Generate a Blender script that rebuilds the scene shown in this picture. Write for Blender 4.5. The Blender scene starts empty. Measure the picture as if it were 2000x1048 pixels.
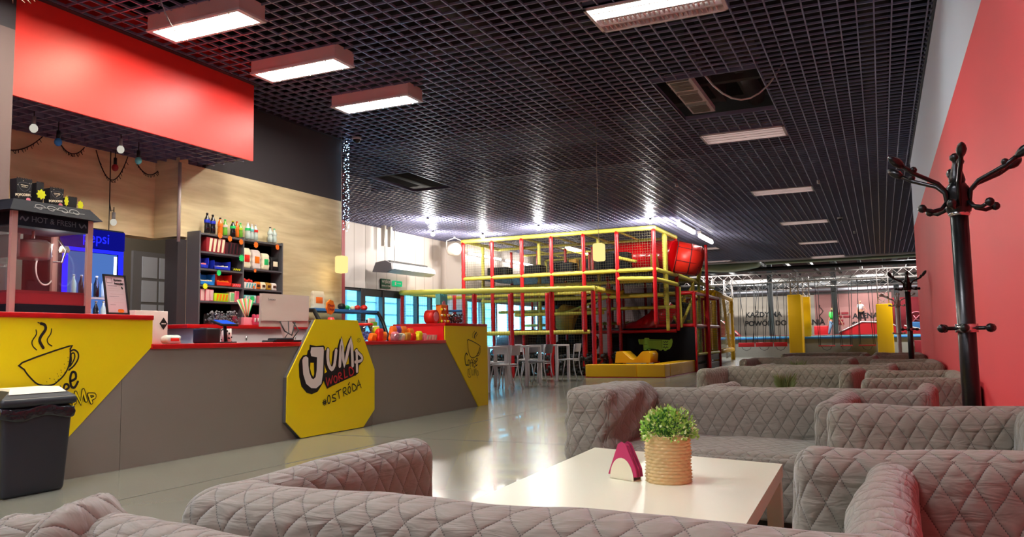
import bpy, math, random
from mathutils import Vector, Matrix, noise
random.seed(7)
PI=math.pi
sc=bpy.context.scene
COL=sc.collection
# ---------------------------------------------------------------- camera
cam_d=bpy.data.cameras.new('camera'); cam=bpy.data.objects.new('camera',cam_d); COL.objects.link(cam)
cam_d.sensor_fit='HORIZONTAL'; cam_d.sensor_width=36; cam_d.lens=1568.5/2000*36
cam_d.clip_start=.03; cam_d.clip_end=300
_y,_p,_r=[math.radians(a) for a in (-24.5925,5.1102,-.9499)]
_d=Vector((math.sin(_y)*math.cos(_p),math.cos(_y)*math.cos(_p),math.sin(_p)))
_rt=Vector((math.cos(_y),-math.sin(_y),0)); _u=_rt.cross(_d)
_R=_rt*math.cos(_r)+_u*math.sin(_r); _U=-_rt*math.sin(_r)+_u*math.cos(_r)
cam.matrix_world=Matrix(((_R.x,_U.x,-_d.x,0),(_R.y,_U.y,-_d.y,0),(_R.z,_U.z,-_d.z,1.0),(0,0,0,1)))
sc.camera=cam
# ---------------------------------------------------------------- world, exposure
w=bpy.data.worlds.new('sky'); sc.world=w; w.use_nodes=True
w.node_tree.nodes['Background'].inputs[0].default_value=(.5,.86,.96,1)
w.node_tree.nodes['Background'].inputs[1].default_value=8
sc.view_settings.view_transform='Standard'; sc.view_settings.look='None'
sc.view_settings.exposure=EXPO=0.78; sc.view_settings.gamma=1; sc.view_settings.use_curve_mapping=False
LAMP=36.0          # strength of the white ceiling panels
# ---------------------------------------------------------------- materials
def lin(h):
    if isinstance(h,str):
        c=[int(h[i:i+2],16)/255 for i in (0,2,4)]
        return tuple(x/12.92 if x<=.04045 else ((x+.055)/1.055)**2.4 for x in c)
    return h
MATS={}
def mat(name,c,rough=.5,metal=0,spec=.5,em=0,emc=None,alpha=None,trans=0,coat=0,nz=None,bump=None,noise_amt=None):
    m=bpy.data.materials.new(name); m.use_nodes=True; nt=m.node_tree; b=nt.nodes['Principled BSDF']
    c=lin(c); b.inputs['Base Color'].default_value=(*c,1); b.inputs['Roughness'].default_value=rough
    b.inputs['Metallic'].default_value=metal; b.inputs['Specular IOR Level'].default_value=spec
    b.inputs['Coat Weight'].default_value=coat
    if trans: b.inputs['Transmission Weight'].default_value=trans
    if em: b.inputs['Emission Strength'].default_value=em; b.inputs['Emission Color'].default_value=(*lin(emc or c),1)
    tc=None
    def coord(sx,sy,sz):
        t=nt.nodes.new('ShaderNodeTexCoord'); mp=nt.nodes.new('ShaderNodeMapping'); nt.links.new(t.outputs['Object'],mp.inputs[0])
        mp.inputs['Scale'].default_value=(sx,sy,sz); return mp.outputs[0]
    if nz:      # (scale xyz, amount, detail) colour variation
        s,amt,det=nz; n=nt.nodes.new('ShaderNodeTexNoise'); n.inputs['Scale'].default_value=1; n.inputs['Detail'].default_value=det
        nt.links.new(coord(*s),n.inputs['Vector'])
        r=nt.nodes.new('ShaderNodeMapRange'); nt.links.new(n.outputs[0],r.inputs[0]); r.inputs[1].default_value=.3; r.inputs[2].default_value=.7
        r.inputs[3].default_value=1-amt; r.inputs[4].default_value=1+amt
        x=nt.nodes.new('ShaderNodeVectorMath'); x.operation='SCALE'; x.inputs[0].default_value=c; nt.links.new(r.outputs[0],x.inputs['Scale'])
        nt.links.new(x.outputs[0],b.inputs['Base Color'])
    if bump:    # (scale xyz, strength)
        s,amt=bump; n=nt.nodes.new('ShaderNodeTexNoise'); n.inputs['Scale'].default_value=1; n.inputs['Detail'].default_value=4
        nt.links.new(coord(*s),n.inputs['Vector']); bu=nt.nodes.new('ShaderNodeBump'); bu.inputs['Strength'].default_value=amt; bu.inputs['Distance'].default_value=.01
        nt.links.new(n.outputs[0],bu.inputs['Height']); nt.links.new(bu.outputs[0],b.inputs['Normal'])
    MATS[name]=m; return m
M=lambda k:MATS[k]
def emis(name,c,s):
    m=bpy.data.materials.new(name); m.use_nodes=True; nt=m.node_tree; nt.nodes.clear()
    e=nt.nodes.new('ShaderNodeEmission'); o=nt.nodes.new('ShaderNodeOutputMaterial'); e.inputs[0].default_value=(*lin(c),1); e.inputs[1].default_value=s
    nt.links.new(e.outputs[0],o.inputs[0]); MATS[name]=m; return m
mat('concrete','7b7a6e',.25,nz=((.5,.9,1),.12,6),bump=((3,3,3),.03),coat=.15)
mat('ceil_strip','8a8aa8',.36,metal=.4)
mat('ceil_strip_dark','2b2a33',.5)
mat('plenum','0b0b10',.9)
mat('slab_grey','3c3a38',.9,nz=((2,2,2),.3,3))
mat('red_wall','fb4a50',.55,nz=((.5,.5,.5),.05,2))
mat('red_soffit','ef3028',.42)
mat('white_wall','e6ecff',.6)
mat('dark_wall','3a3538',.7)
mat('mauve_wall','6f5c58',.7)
mat('clad','cfc4bf',.6)
mat('grey_counter','837c72',.38,spec=.4)
mat('yellow','f3d805',.38)
mat('yellow2','f3d805',.38)
mat('yellow_pad','f2b800',.38,bump=((9,9,3),.25))
mat('yellow_pipe','dcd257',.45,bump=((25,25,25),.4))
mat('red_pipe','c01019',.33,bump=((25,25,25),.4))
mat('red_top','c00c10',.3)
mat('red_face','e0141a',.4)
mat('redt','b8252b',.5)
mat('black','0c0b0c',.5)
mat('white','e9ddd6',.45)
mat('croc','9ad13a',.6)
mat('crocd','4d7a18',.6)
mat('black_gloss','08080a',.3)
mat('black_pl','141417',.45)
mat('bin_grey','23272e',.42)
mat('bin_lid','f3e6cb',.4)
mat('bag','10101c',.15,coat=.5,bump=((12,12,30),.9))
mat('dark_pad','06070f',.7,spec=.2)
mat('white_lacq','e9e9cd',.3,spec=.35)
mat('white_paint','ded8da',.4)
mat('grey_seat','8d8b90',.5)
mat('chrome','c8c8c8',.2,metal=1)
mat('steel','b9b4ac',.3,metal=.8)
mat('alu','c9bdb8',.45,metal=.3)
mat('heater','d6d6dc',.35,metal=.2); mat('truss_metal','9c928c',.5,metal=.4); mat('fix_body','d8bab6',.5)
mat('fix_white','d9cfd0',.4)
mat('shelf_grey','57565a',.5)
mat('grey_steel','4b4a4a',.6)
mat('monitor','b9ada3',.5)
mat('blue_pl','2035c8',.4); mat('blue2','1b7ad0',.4); mat('red_pl','e0281c',.4); mat('green_pl','23c36a',.4); mat('lime','b9e01c',.4)
mat('orange_card','f37318',.6); mat('green_card','25d06a',.6); mat('yellow_card','e7ee1b',.6); mat('pink','f08c9a',.5); mat('cream','efe3c2',.5)
mat('orange','ef7a17',.4); mat('teal','5fb8b8',.5); mat('maroon','4a1420',.5); mat('purple','7c3a8e',.5); mat('brown','4b2a1a',.5)
mat('darkpink','c83b5c',.5); mat('skin','c98e70',.6); mat('hair','3a2b22',.7); mat('blond','d9b27c',.7)
mat('green_shirt','3ecf4a',.7); mat('denim','6f8aa6',.8); mat('white_cloth','e8e4e0',.8); mat('dark_cloth','17161a',.8)
mat('cola','120a12',.15,coat=.5); mat('orange_drink','e8741b',.15,coat=.5); mat('green_drink','6fb73a',.2,coat=.5); mat('clear_drink','c5d6cf',.12,coat=.5)
mat('red_tube','d80f1c',.2,coat=.5)
mat('grey_pad','8d8c84',.7,bump=((1.5,1.5,1.5),.5)); mat('blue_strip','2f7fc4',.5)
mat('banner','a3988a',.8); mat('banner_pink','9c6c66',.8); mat('dark_red','7d0d1b',.6); mat('ramp_red','b80d18',.5)
mat('foil','97a58c',.5,bump=((1,1,4),.8)); mat('mustard','c59022',.6)
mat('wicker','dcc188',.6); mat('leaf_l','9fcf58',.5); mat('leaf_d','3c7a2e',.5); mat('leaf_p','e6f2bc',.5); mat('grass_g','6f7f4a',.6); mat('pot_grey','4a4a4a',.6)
mat('napkin','8f1748',.75); mat('napkin2','b32a5a',.75); mat('holder','e8e2c4',.3,coat=.3)
mat('paper','d9bfc2',.7); mat('popred','96202a',.5); mat('popdark','12151f',.75,spec=.2); mat('ornament','4a4d55',.5); mat('copper','b88d83',.5)
mat('doorframe','26262e',.5); mat('pale_blue','d5eef5',.7); mat('sign_green','0f4a33',.5); mat('ochre','b98a2c',.7)
emis('panel_warm','fff0d2',LAMP*1.15); emis('panel_white','fcf7ee',LAMP); emis('fill_flood','f3f6ff',115); emis('fill_booth','f3f6ff',52); emis('tube_green','f2fff6',60); emis('pale_diff','f0dcd2',1.0)  # flood and booth strengths serve only the added, unseen lamps
emis('bulb','fff2dc',12); emis('tube_light','fffaf0',14); emis('lantern','ffdf90',.72); emis('led','a8d8ff',9); emis('pepsi_blue','1a20ff',1.3); emis('canopy_blue','0a0c70',.8); emis('fridge_in','5a86d8',.45)
emis('screen','2a55d8',1.0); emis('fridge_led','cfeeff',5); emis('bulb_off','d8d2c4',.5); emis('green_em','27b070',.7)
def glassy(name,c,fac,rough=.02):
    m=bpy.data.materials.new(name); m.use_nodes=True; nt=m.node_tree; nt.nodes.clear()
    t=nt.nodes.new('ShaderNodeBsdfTransparent'); t.inputs[0].default_value=(*lin(c),1)
    g=nt.nodes.new('ShaderNodeBsdfGlossy'); g.inputs['Roughness'].default_value=rough
    f=nt.nodes.new('ShaderNodeMixShader'); f.inputs[0].default_value=fac
    o=nt.nodes.new('ShaderNodeOutputMaterial'); nt.links.new(t.outputs[0],f.inputs[1]); nt.links.new(g.outputs[0],f.inputs[2]); nt.links.new(f.outputs[0],o.inputs[0]); MATS[name]=m
glassy('glass','f2f8fa',.08); glassy('glass_blue','c4e8f6',.06); glassy('clear_plastic','e8f0f4',.16,.1)
def netmat(name,c,cell,wire):
    m=bpy.data.materials.new(name); m.use_nodes=True; nt=m.node_tree; b=nt.nodes['Principled BSDF']; b.inputs['Base Color'].default_value=(*lin(c),1); b.inputs['Roughness'].default_value=.7
    uv=nt.nodes.new('ShaderNodeUVMap'); s=nt.nodes.new('ShaderNodeSeparateXYZ'); nt.links.new(uv.outputs[0],s.inputs[0])
    outs=[]
    for k in (0,1):
        a=nt.nodes.new('ShaderNodeMath'); a.operation='DIVIDE'; nt.links.new(s.outputs[k],a.inputs[0]); a.inputs[1].default_value=cell
        f=nt.nodes.new('ShaderNodeMath'); f.operation='FRACT'; nt.links.new(a.outputs[0],f.inputs[0])
        l=nt.nodes.new('ShaderNodeMath'); l.operation='LESS_THAN'; nt.links.new(f.outputs[0],l.inputs[0]); l.inputs[1].default_value=wire/cell; outs.append(l)
    mx=nt.nodes.new('ShaderNodeMath'); mx.operation='MAXIMUM'; nt.links.new(outs[0].outputs[0],mx.inputs[0]); nt.links.new(outs[1].outputs[0],mx.inputs[1])
    nt.links.new(mx.outputs[0],b.inputs['Alpha']); MATS[name]=m
netmat('net','4b4630',.07,.0045); netmat('net_yellow','c9a916',.05,.009)
# quilted slipcover: UVs are in metres
def quilt(name,c):
    m=bpy.data.materials.new(name); m.use_nodes=True; nt=m.node_tree; b=nt.nodes['Principled BSDF']; b.inputs['Roughness'].default_value=.8
    b.inputs['Sheen Weight'].default_value=.25; b.inputs['Specular IOR Level'].default_value=.25
    L=nt.links.new
    def mt(op,a,bb=None,cl=False):
        n=nt.nodes.new('ShaderNodeMath'); n.operation=op; n.use_clamp=cl
        for i,x in enumerate((a,bb)):
            if x is None: continue
            if isinstance(x,(int,float)): n.inputs[i].default_value=x
            else: L(x,n.inputs[i])
        return n.outputs[0]
    uv=nt.nodes.new('ShaderNodeUVMap')
    nn=nt.nodes.new('ShaderNodeTexNoise'); nn.inputs['Scale'].default_value=7; L(uv.outputs[0],nn.inputs['Vector'])
    ad=nt.nodes.new('ShaderNodeVectorMath'); ad.operation='SCALE'; L(nn.outputs['Color'],ad.inputs[0]); ad.inputs['Scale'].default_value=.022
    a2=nt.nodes.new('ShaderNodeVectorMath'); L(uv.outputs[0],a2.inputs[0]); L(ad.outputs[0],a2.inputs[1])
    s=nt.nodes.new('ShaderNodeSeparateXYZ'); L(a2.outputs[0],s.inputs[0])
    u=mt('DIVIDE',s.outputs[0],.08); v=mt('DIVIDE',s.outputs[1],.125)
    p=mt('ADD',u,v); q=mt('SUBTRACT',u,v)
    dp=mt('ABSOLUTE',mt('SUBTRACT',mt('FRACT',mt('ADD',p,100)),.5)); dq=mt('ABSOLUTE',mt('SUBTRACT',mt('FRACT',mt('ADD',q,100)),.5))
    ex=lambda d:mt('SUBTRACT',1,mt('POWER',mt('SUBTRACT',1,mt('MULTIPLY',mt('SUBTRACT',.5,d),2)),4))   # 0 at the seam (d=.5), 1 mid cell
    h=mt('MULTIPLY',ex(dp),ex(dq))
    # stitches: short dark dashes along each seam
    lp=mt('MULTIPLY',mt('GREATER_THAN',dp,.478),mt('GREATER_THAN',mt('FRACT',mt('MULTIPLY',mt('ADD',q,100),11)),.5))
    lq=mt('MULTIPLY',mt('GREATER_THAN',dq,.478),mt('GREATER_THAN',mt('FRACT',mt('MULTIPLY',mt('ADD',p,100),11)),.5))
    st=mt('MAXIMUM',lp,lq)
    n2=nt.nodes.new('ShaderNodeTexNoise'); n2.inputs['Scale'].default_value=1; n2.inputs['Detail'].default_value=3; n2.inputs['Distortion'].default_value=.6
    mp=nt.nodes.new('ShaderNodeMapping'); mp.inputs['Scale'].default_value=(7,26,7); L(uv.outputs[0],mp.inputs[0]); L(mp.outputs[0],n2.inputs['Vector'])
    hh=mt('ADD',mt('MULTIPLY',h,.5),mt('MULTIPLY',n2.outputs[0],1.15)); hh=mt('SUBTRACT',hh,mt('MULTIPLY',st,.35))
    bu=nt.nodes.new('ShaderNodeBump'); bu.inputs['Strength'].default_value=.9; bu.inputs['Distance'].default_value=.012; L(hh,bu.inputs['Height']); L(bu.outputs[0],b.inputs['Normal'])
    mx=nt.nodes.new('ShaderNodeMix'); mx.data_type='RGBA'; L(mt('MULTIPLY',st,.8),mx.inputs[0]); c=lin(c); mx.inputs[6].default_value=(*c,1); mx.inputs[7].default_value=(c[0]*.25,c[1]*.25,c[2]*.25,1)
    L(mx.outputs[2],b.inputs['Base Color']); MATS[name]=m
quilt('quilt','858072')
def woodmat():
    m=bpy.data.materials.new('wood'); m.use_nodes=True; nt=m.node_tree; b=nt.nodes['Principled BSDF']; b.inputs['Roughness'].default_value=.7; b.inputs['Specular IOR Level'].default_value=.25; L=nt.links.new
    t=nt.nodes.new('ShaderNodeTexCoord'); mp=nt.nodes.new('ShaderNodeMapping'); mp.inputs['Scale'].default_value=(1,1.1,9); L(t.outputs['Object'],mp.inputs[0])
    n=nt.nodes.new('ShaderNodeTexNoise'); n.inputs['Scale'].default_value=1.2; n.inputs['Detail'].default_value=6; n.inputs['Distortion'].default_value=.4; L(mp.outputs[0],n.inputs['Vector'])
    r=nt.nodes.new('ShaderNodeValToRGB'); r.color_ramp.elements[0].position=.3; r.color_ramp.elements[0].color=(*lin('cfba8e'),1); r.color_ramp.elements[1].position=.7; r.color_ramp.elements[1].color=(*lin('ecdcb2'),1)
    L(n.outputs[0],r.inputs[0]); L(r.outputs[0],b.inputs['Base Color']); MATS['wood']=m
woodmat()
def cladmat():
    m=MATS['clad']; nt=m.node_tree; b=nt.nodes['Principled BSDF']; L=nt.links.new
    t=nt.nodes.new('ShaderNodeTexCoord'); s=nt.nodes.new('ShaderNodeSeparateXYZ'); L(t.outputs['Object'],s.inputs[0])
    d=nt.nodes.new('ShaderNodeMath'); d.operation='DIVIDE'; L(s.outputs[1],d.inputs[0]); d.inputs[1].default_value=.5
    f=nt.nodes.new('ShaderNodeMath'); f.operation='FRACT'; L(d.outputs[0],f.inputs[0])
    g=nt.nodes.new('ShaderNodeMath'); g.operation='LESS_THAN'; L(f.outputs[0],g.inputs[0]); g.inputs[1].default_value=.05
    mx=nt.nodes.new('ShaderNodeMix'); mx.data_type='RGBA'; L(g.outputs[0],mx.inputs[0]); mx.inputs[6].default_value=(*lin('cfc4bf'),1); mx.inputs[7].default_value=(*lin('a3978f'),1); L(mx.outputs[2],b.inputs['Base Color'])
cladmat()
# ---------------------------------------------------------------- mesh builder
class MB:
    def __init__(s): s.v=[]; s.f=[]; s.sm=[]; s.mi=[]; s.uv=[]; s.m=0
    def face(s,idx,smooth=False,uv=None): s.f.append(tuple(idx)); s.sm.append(smooth); s.mi.append(s.m); s.uv.append(uv)
    def box(s,x0,x1,y0,y1,z0,z1):
        return s.hexa([(x0,y0,z0),(x1,y0,z0),(x1,y1,z0),(x0,y1,z0),(x0,y0,z1),(x1,y0,z1),(x1,y1,z1),(x0,y1,z1)])
    def hexa(s,P):
        n=len(s.v); s.v+=[tuple(p) for p in P]
        for q in ((0,3,2,1),(4,5,6,7),(0,1,5,4),(1,2,6,5),(2,3,7,6),(3,0,4,7)): s.face([n+i for i in q])
        return s
    def bev(s,x0,x1,y0,y1,z0,z1,r=.01):   # box with chamfered edges
        return s.rbox(x0,x1,y0,y1,z0,z1,r,max(x1-x0,y1-y0,z1-z0),3)
    def rbox(s,x0,x1,y0,y1,z0,z1,r,step=.05,k=4,disp=None,uvs=False,sm=True,uo=0):
        lo=(x0,y0,z0);hi=(x1,y1,z1); ax=[]
        r=min(r,*[(hi[i]-lo[i])/2-1e-5 for i in range(3)])
        for i in range(3):
            a,b=lo[i],hi[i]; g=[a+r*(1-math.cos(PI/2*j/k))*1.0 for j in range(k)]
            n=max(1,int(round((b-a-2*r)/step))); g+=[a+r+(b-a-2*r)*j/n for j in range(n+1)]
            g+=[b-r*(1-math.cos(PI/2*j/k)) for j in range(k-1,-1,-1)]; ax.append(g)
        cache={}
        def pt(p):
            key=(round(p[0],5),round(p[1],5),round(p[2],5))
            if key in cache: return cache[key]
            c=[min(max(p[i],lo[i]+r),hi[i]-r) for i in range(3)]; d=[p[i]-c[i] for i in range(3)]
            L=math.sqrt(sum(x*x for x in d))
            q=[c[i]+d[i]/L*r for i in range(3)] if L>1e-9 else list(p)
            if disp: q=disp(q,[x/L for x in d] if L>1e-9 else [0,0,0])
            cache[key]=len(s.v); s.v.append(tuple(q)); return cache[key]
        for a in range(3):
            b,c=(a+1)%3,(a+2)%3
            for side in (0,1):
                val=(lo if side==0 else hi)[a]
                for i in range(len(ax[b])-1):
                    for j in range(len(ax[c])-1):
                        P=[]
                        for bb,cc in ((i,j),(i+1,j),(i+1,j+1),(i,j+1)):
                            p=[0,0,0]; p[a]=val; p[b]=ax[b][bb]; p[c]=ax[c][cc]; P.append(p)
                        if side==0: P.reverse()
                        idx=[pt(p) for p in P]
                        if len(set(idx))<4: continue
                        uv=None
                        if uvs: uv=[((p[1]+p[0]*.3+uo,p[2]) if a==0 else (p[0]+p[1]*.3+uo,p[2]) if a==1 else ((p[0]+uo,p[1]+.69-y0+0*p[2]) if (hi[0]-lo[0])>(hi[1]-lo[1]) else (p[1]+uo,p[0]+.69-x0))) for p in P]
                        s.face(idx,sm,uv)
        return s
    def tube(s,pts,r,n=10,caps=True,closed=False,smooth=True):
        pts=[Vector(p) for p in pts]; rs=r if isinstance(r,(list,tuple)) else [r]*len(pts)
        base=len(s.v); prev=None; N=len(pts)
        for i,p in enumerate(pts):
            if closed: t=(pts[(i+1)%N]-pts[i-1])
            else: t=pts[min(i+1,N-1)]-pts[max(i-1,0)]
            t=t.normalized() if t.length>1e-9 else Vector((0,0,1))
            if prev is None:
                a=Vector((0,0,1)) if abs(t.z)<.9 else Vector((1,0,0)); u=t.cross(a).normalized()
            else: u=(prev-t*prev.dot(t)); u=u.normalized() if u.length>1e-6 else t.orthogonal().normalized()
            prev=u; w=t.cross(u)
            for k in range(n):
                a=2*PI*k/n; q=p+(u*math.cos(a)+w*math.sin(a))*rs[i]; s.v.append(tuple(q))
        seg=N if closed else N-1
        for i in range(seg):
            for k in range(n):
                a=base+i*n+k; b=base+i*n+(k+1)%n; c=base+((i+1)%N)*n+(k+1)%n; d=base+((i+1)%N)*n+k
                s.face((a,b,c,d),smooth)
        if caps and not closed:
            s.face([base+k for k in range(n)][::-1]); s.face([base+(N-1)*n+k for k in range(n)])
        return s
    def cyl(s,p,q,r,n=12,r2=None): return s.tube([p,q],[r,r if r2 is None else r2],n)
    def lathe(s,prof,c=(0,0,0),n=20,smooth=True,axis=2):
        base=len(s.v); N=len(prof)
        for r,z in prof:
            for k in range(n):
                a=2*PI*k/n; p=[r*math.cos(a),r*math.sin(a),z]
                if axis==0: p=[z,p[0],p[1]]
                if axis==1: p=[p[1],z,p[0]]
                s.v.append((c[0]+p[0],c[1]+p[1],c[2]+p[2]))
        for i in range(N-1):
            for k in range(n): s.face((base+i*n+k,base+i*n+(k+1)%n,base+(i+1)*n+(k+1)%n,base+(i+1)*n+k),smooth)
        if prof[0][0]>1e-6: s.face([base+k for k in range(n)][::-1])
        if prof[-1][0]>1e-6: s.face([base+(N-1)*n+k for k in range(n)])
        return s
    def ball(s,c,r,n=12,sz=1):
        m=max(4,n//2); return s.lathe([(max(1e-7,r*math.sin(PI*i/m)),-r*sz*math.cos(PI*i/m)) for i in range(m+1)],c,n)
    def prism(s,poly,axis,a,b,smooth=False):
        # poly in the two other axes; axis 'x': (y,z); 'y': (x,z); 'z': (x,y)
        def P(u,v,t): return {'x':(t,u,v),'y':(u,t,v),'z':(u,v,t)}[axis]
        n=len(poly); base=len(s.v); s.v+=[P(u,v,a) for u,v in poly]+[P(u,v,b) for u,v in poly]
        from mathutils.geometry import tessellate_polygon
        tri=tessellate_polygon([[Vector((u,v,0)) for u,v in poly]])
        for t in tri: s.face([base+i for i in t]); s.face([base+n+i for i in reversed(t)])
        for i in range(n): j=(i+1)%n; s.face((base+i,base+j,base+n+j,base+n+i),smooth)
        return s
    def quad(s,P,uv=None):
        n=len(s.v); s.v+=[tuple(p) for p in P]; s.face([n,n+1,n+2,n+3],False,uv); return s
    def xf(s,mtx,start=0):
        for i in range(start,len(s.v)): s.v[i]=tuple(mtx@Vector(s.v[i]))
        return s
def rloc(p):
    v=Vector((0,0,0))
    while p is not None: v+=p.location; p=p.parent
    return v
def obj(name,mb,m,parent=None,keep=False,normals=True):
    me=bpy.data.meshes.new(name); V=mb.v
    if parent is not None:
        o=rloc(parent); V=[(x-o.x,y-o.y,z-o.z) for x,y,z in V]; loc=(0,0,0)
    elif keep: loc=(0,0,0)
    else:
        xs=[v[0] for v in V]; ys=[v[1] for v in V]; zs=[v[2] for v in V]
        loc=((min(xs)+max(xs))/2,(min(ys)+max(ys))/2,min(zs)); V=[(x-loc[0],y-loc[1],z-loc[2]) for x,y,z in V]
    me.from_pydata(V,[],mb.f)
    me.polygons.foreach_set('use_smooth',mb.sm); me.polygons.foreach_set('material_index',mb.mi)
    for x in (m if isinstance(m,(list,tuple)) else [m]): me.materials.append(MATS[x])
    if any(mb.uv):
        ul=me.uv_layers.new(name='UVMap'); k=0
        for f,uv in zip(mb.f,mb.uv):
            for j in range(len(f)): ul.data[k].uv=uv[j] if uv else (0,0); k+=1
    me.update()
    if normals:
        import bmesh
        bm=bmesh.new(); bm.from_mesh(me); bmesh.ops.recalc_face_normals(bm,faces=bm.faces); bm.to_mesh(me); bm.free()
    o=bpy.data.objects.new(name,me); COL.objects.link(o); o.location=loc
    if parent is not None: o.parent=parent
    return o
def tag(o,label,cat,group=None,kind=None):
    if label: o['label']=label
    if cat: o['category']=cat
    if group: o['group']=group
    if kind: o['kind']=kind
    return o
def thing(name,label,cat,loc=(0,0,0),group=None):
    o=bpy.data.objects.new(name,None); COL.objects.link(o); o.location=loc; o.empty_display_size=.1
    return tag(o,label,cat,group)
def struct(name,mb,m,label,keep=True):
    o=obj(name,mb,m,keep=keep); tag(o,label,'room',kind='structure'); return o
def dup(root,loc=None,rz=None,label=None,group=None):
    r=root.copy(); COL.objects.link(r)
    if loc is not None: r.location=loc
    if rz is not None: r.rotation_euler=(0,0,rz)
    if label: r['label']=label
    if group: r['group']=group
    def rec(a,b):
        for ch in list(a.children):
            if ch==b: continue
            c=ch.copy(); COL.objects.link(c); c.parent=b; rec(ch,c)
    rec(root,r); return r
def ribbon(mb,pts,w,to3,off):
    # flat stroke on a plane as one mitred strip with round ends; to3(u,v,off) -> 3D
    P=[Vector(p) for p in pts]; P=[p for i,p in enumerate(P) if i==0 or (p-P[i-1]).length>1e-5]
    if len(P)==1:
        base=len(mb.v); mb.v+=[to3(P[0].x+math.cos(a*PI/5)*w/2,P[0].y+math.sin(a*PI/5)*w/2,off) for a in range(10)]; mb.face(list(range(base,base+10))); return
    n=len(P); closed=(P[0]-P[-1]).length<1e-4 and n>3
    if closed: P=P[:-1]; n-=1
    L=[]
    for i in range(n):
        d0=(P[i]-P[i-1]) if (i>0 or closed) else (P[1]-P[0]); d1=(P[(i+1)%n]-P[i]) if (i<n-1 or closed) else (P[i]-P[i-1])
        d0.normalize(); d1.normalize(); n0=Vector((-d0.y,d0.x)); n1=Vector((-d1.y,d1.x)); m=n0+n1
        if m.length<.2: m=n1.copy(); k=1
        else: m.normalize(); k=min(1/max(.35,m.dot(n1)),1.6)
        L.append(m*(w/2*k))
    base=len(mb.v)
    for p,q in zip(P,L): mb.v+=[to3(*(p+q),off),to3(*(p-q),off)]
    for i in range(n if closed else n-1):
        j=(i+1)%n; mb.face((base+2*i,base+2*j,base+2*j+1,base+2*i+1))
    if not closed:
        for p,q,sg,i in ((P[0],L[0],1,0),(P[-1],L[-1],-1,n-1)):
            k=len(mb.v); a0=math.atan2(q.y,q.x)
            mb.v+=[to3(p.x+math.cos(a0+sg*PI*t/6)*w/2,p.y+math.sin(a0+sg*PI*t/6)*w/2,off) for t in range(1,6)]
            mb.face([base+2*i]+list(range(k,k+5))+[base+2*i+1])
def smoothpts(pts,k=3):
    if len(pts)<3: return pts
    out=[]; n=len(pts); closed=math.dist(pts[0],pts[-1])<1e-4
    g=lambda i:pts[(i%(n-1))] if closed else pts[min(max(i,0),n-1)]
    for i in range(n-1):
        p0,p1,p2,p3=g(i-1),g(i),g(i+1) if (closed or i+1<n) else pts[-1],g(i+2)
        for j in range(k):
            t=j/k; out.append(tuple(.5*((2*p1[a])+(-p0[a]+p2[a])*t+(2*p0[a]-5*p1[a]+4*p2[a]-p3[a])*t*t+(-p0[a]+3*p1[a]-3*p2[a]+p3[a])*t**3) for a in (0,1)))
    out.append(pts[-1]); return out
def art(name,items,to3,parent,step=.0006,smooth=True,label=None):
    # marks printed on a panel: one mesh, layered a fraction of a millimetre apart
    mats=[]; mb=MB()
    from mathutils.geometry import tessellate_polygon
    for i,(kind,m,w,pts) in enumerate(items):
        if m not in mats: mats.append(m)
        mb.m=mats.index(m); off=.0012+step*i/2
        if kind=='poly':
            base=len(mb.v); mb.v+=[to3(u,v,off) for u,v in pts]
            for t in tessellate_polygon([[Vector((u,v,0)) for u,v in pts]]): mb.face([base+j for j in t])
        else: ribbon(mb,smoothpts(pts) if smooth and len(pts)>3 else pts,w,to3,off)
    o=obj(name,mb,mats,parent,normals=False)
    if label: o['label']=label
    return o
def text(name,s,size,mtx,m,parent=None,bold=0,extrude=.001,label=None,cat=None):
    cu=bpy.data.curves.new(name,'FONT'); cu.body=s; cu.size=size; cu.extrude=extrude; cu.offset=bold; cu.align_x='CENTER'; cu.align_y='CENTER'
    t=bpy.data.objects.new('tmp',cu); COL.objects.link(t); dg=bpy.context.evaluated_depsgraph_get(); me=bpy.data.meshes.new_from_object(t.evaluated_get(dg)); bpy.data.objects.remove(t); me.name=name
    me.transform(mtx)
    if parent is not None:
        o3=rloc(parent); me.transform(Matrix.Translation(-o3))
    me.materials.clear(); me.materials.append(MATS[m]); o=bpy.data.objects.new(name,me); COL.objects.link(o)
    if parent is not None: o.parent=parent
    if label: o['label']=label
    return o
def mtx(loc,xdir,ydir):
    x=Vector(xdir).normalized(); y=Vector(ydir).normalized(); z=x.cross(y)
    return Matrix(((x.x,y.x,z.x,loc[0]),(x.y,y.y,z.y,loc[1]),(x.z,y.z,z.z,loc[2]),(0,0,0,1)))
PX=lambda y,z,x:mtx((x,y,z),(0,1,0),(0,0,1))    # text on a plane that faces +x
PY=lambda x,z,y:mtx((x,y,z),(1,0,0),(0,0,1))    # text on a plane that faces -y
def lamp(kind,loc,power,parent=None,size=.1,size_y=None,rot=None,col=(1,1,1)):
    d=bpy.data.lights.new('lamp_light',kind); d.energy=power; d.color=col
    if kind=='AREA':
        d.size=size
        if size_y: d.shape='RECTANGLE'; d.size_y=size_y
    else: d.shadow_soft_size=size; d.specular_factor=.35
    o=bpy.data.objects.new('lamp_light',d); COL.objects.link(o); o.location=Vector(loc)-(rloc(parent) if parent else Vector())
    if rot: o.rotation_euler=rot
    if parent: o.parent=parent
    return o
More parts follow.
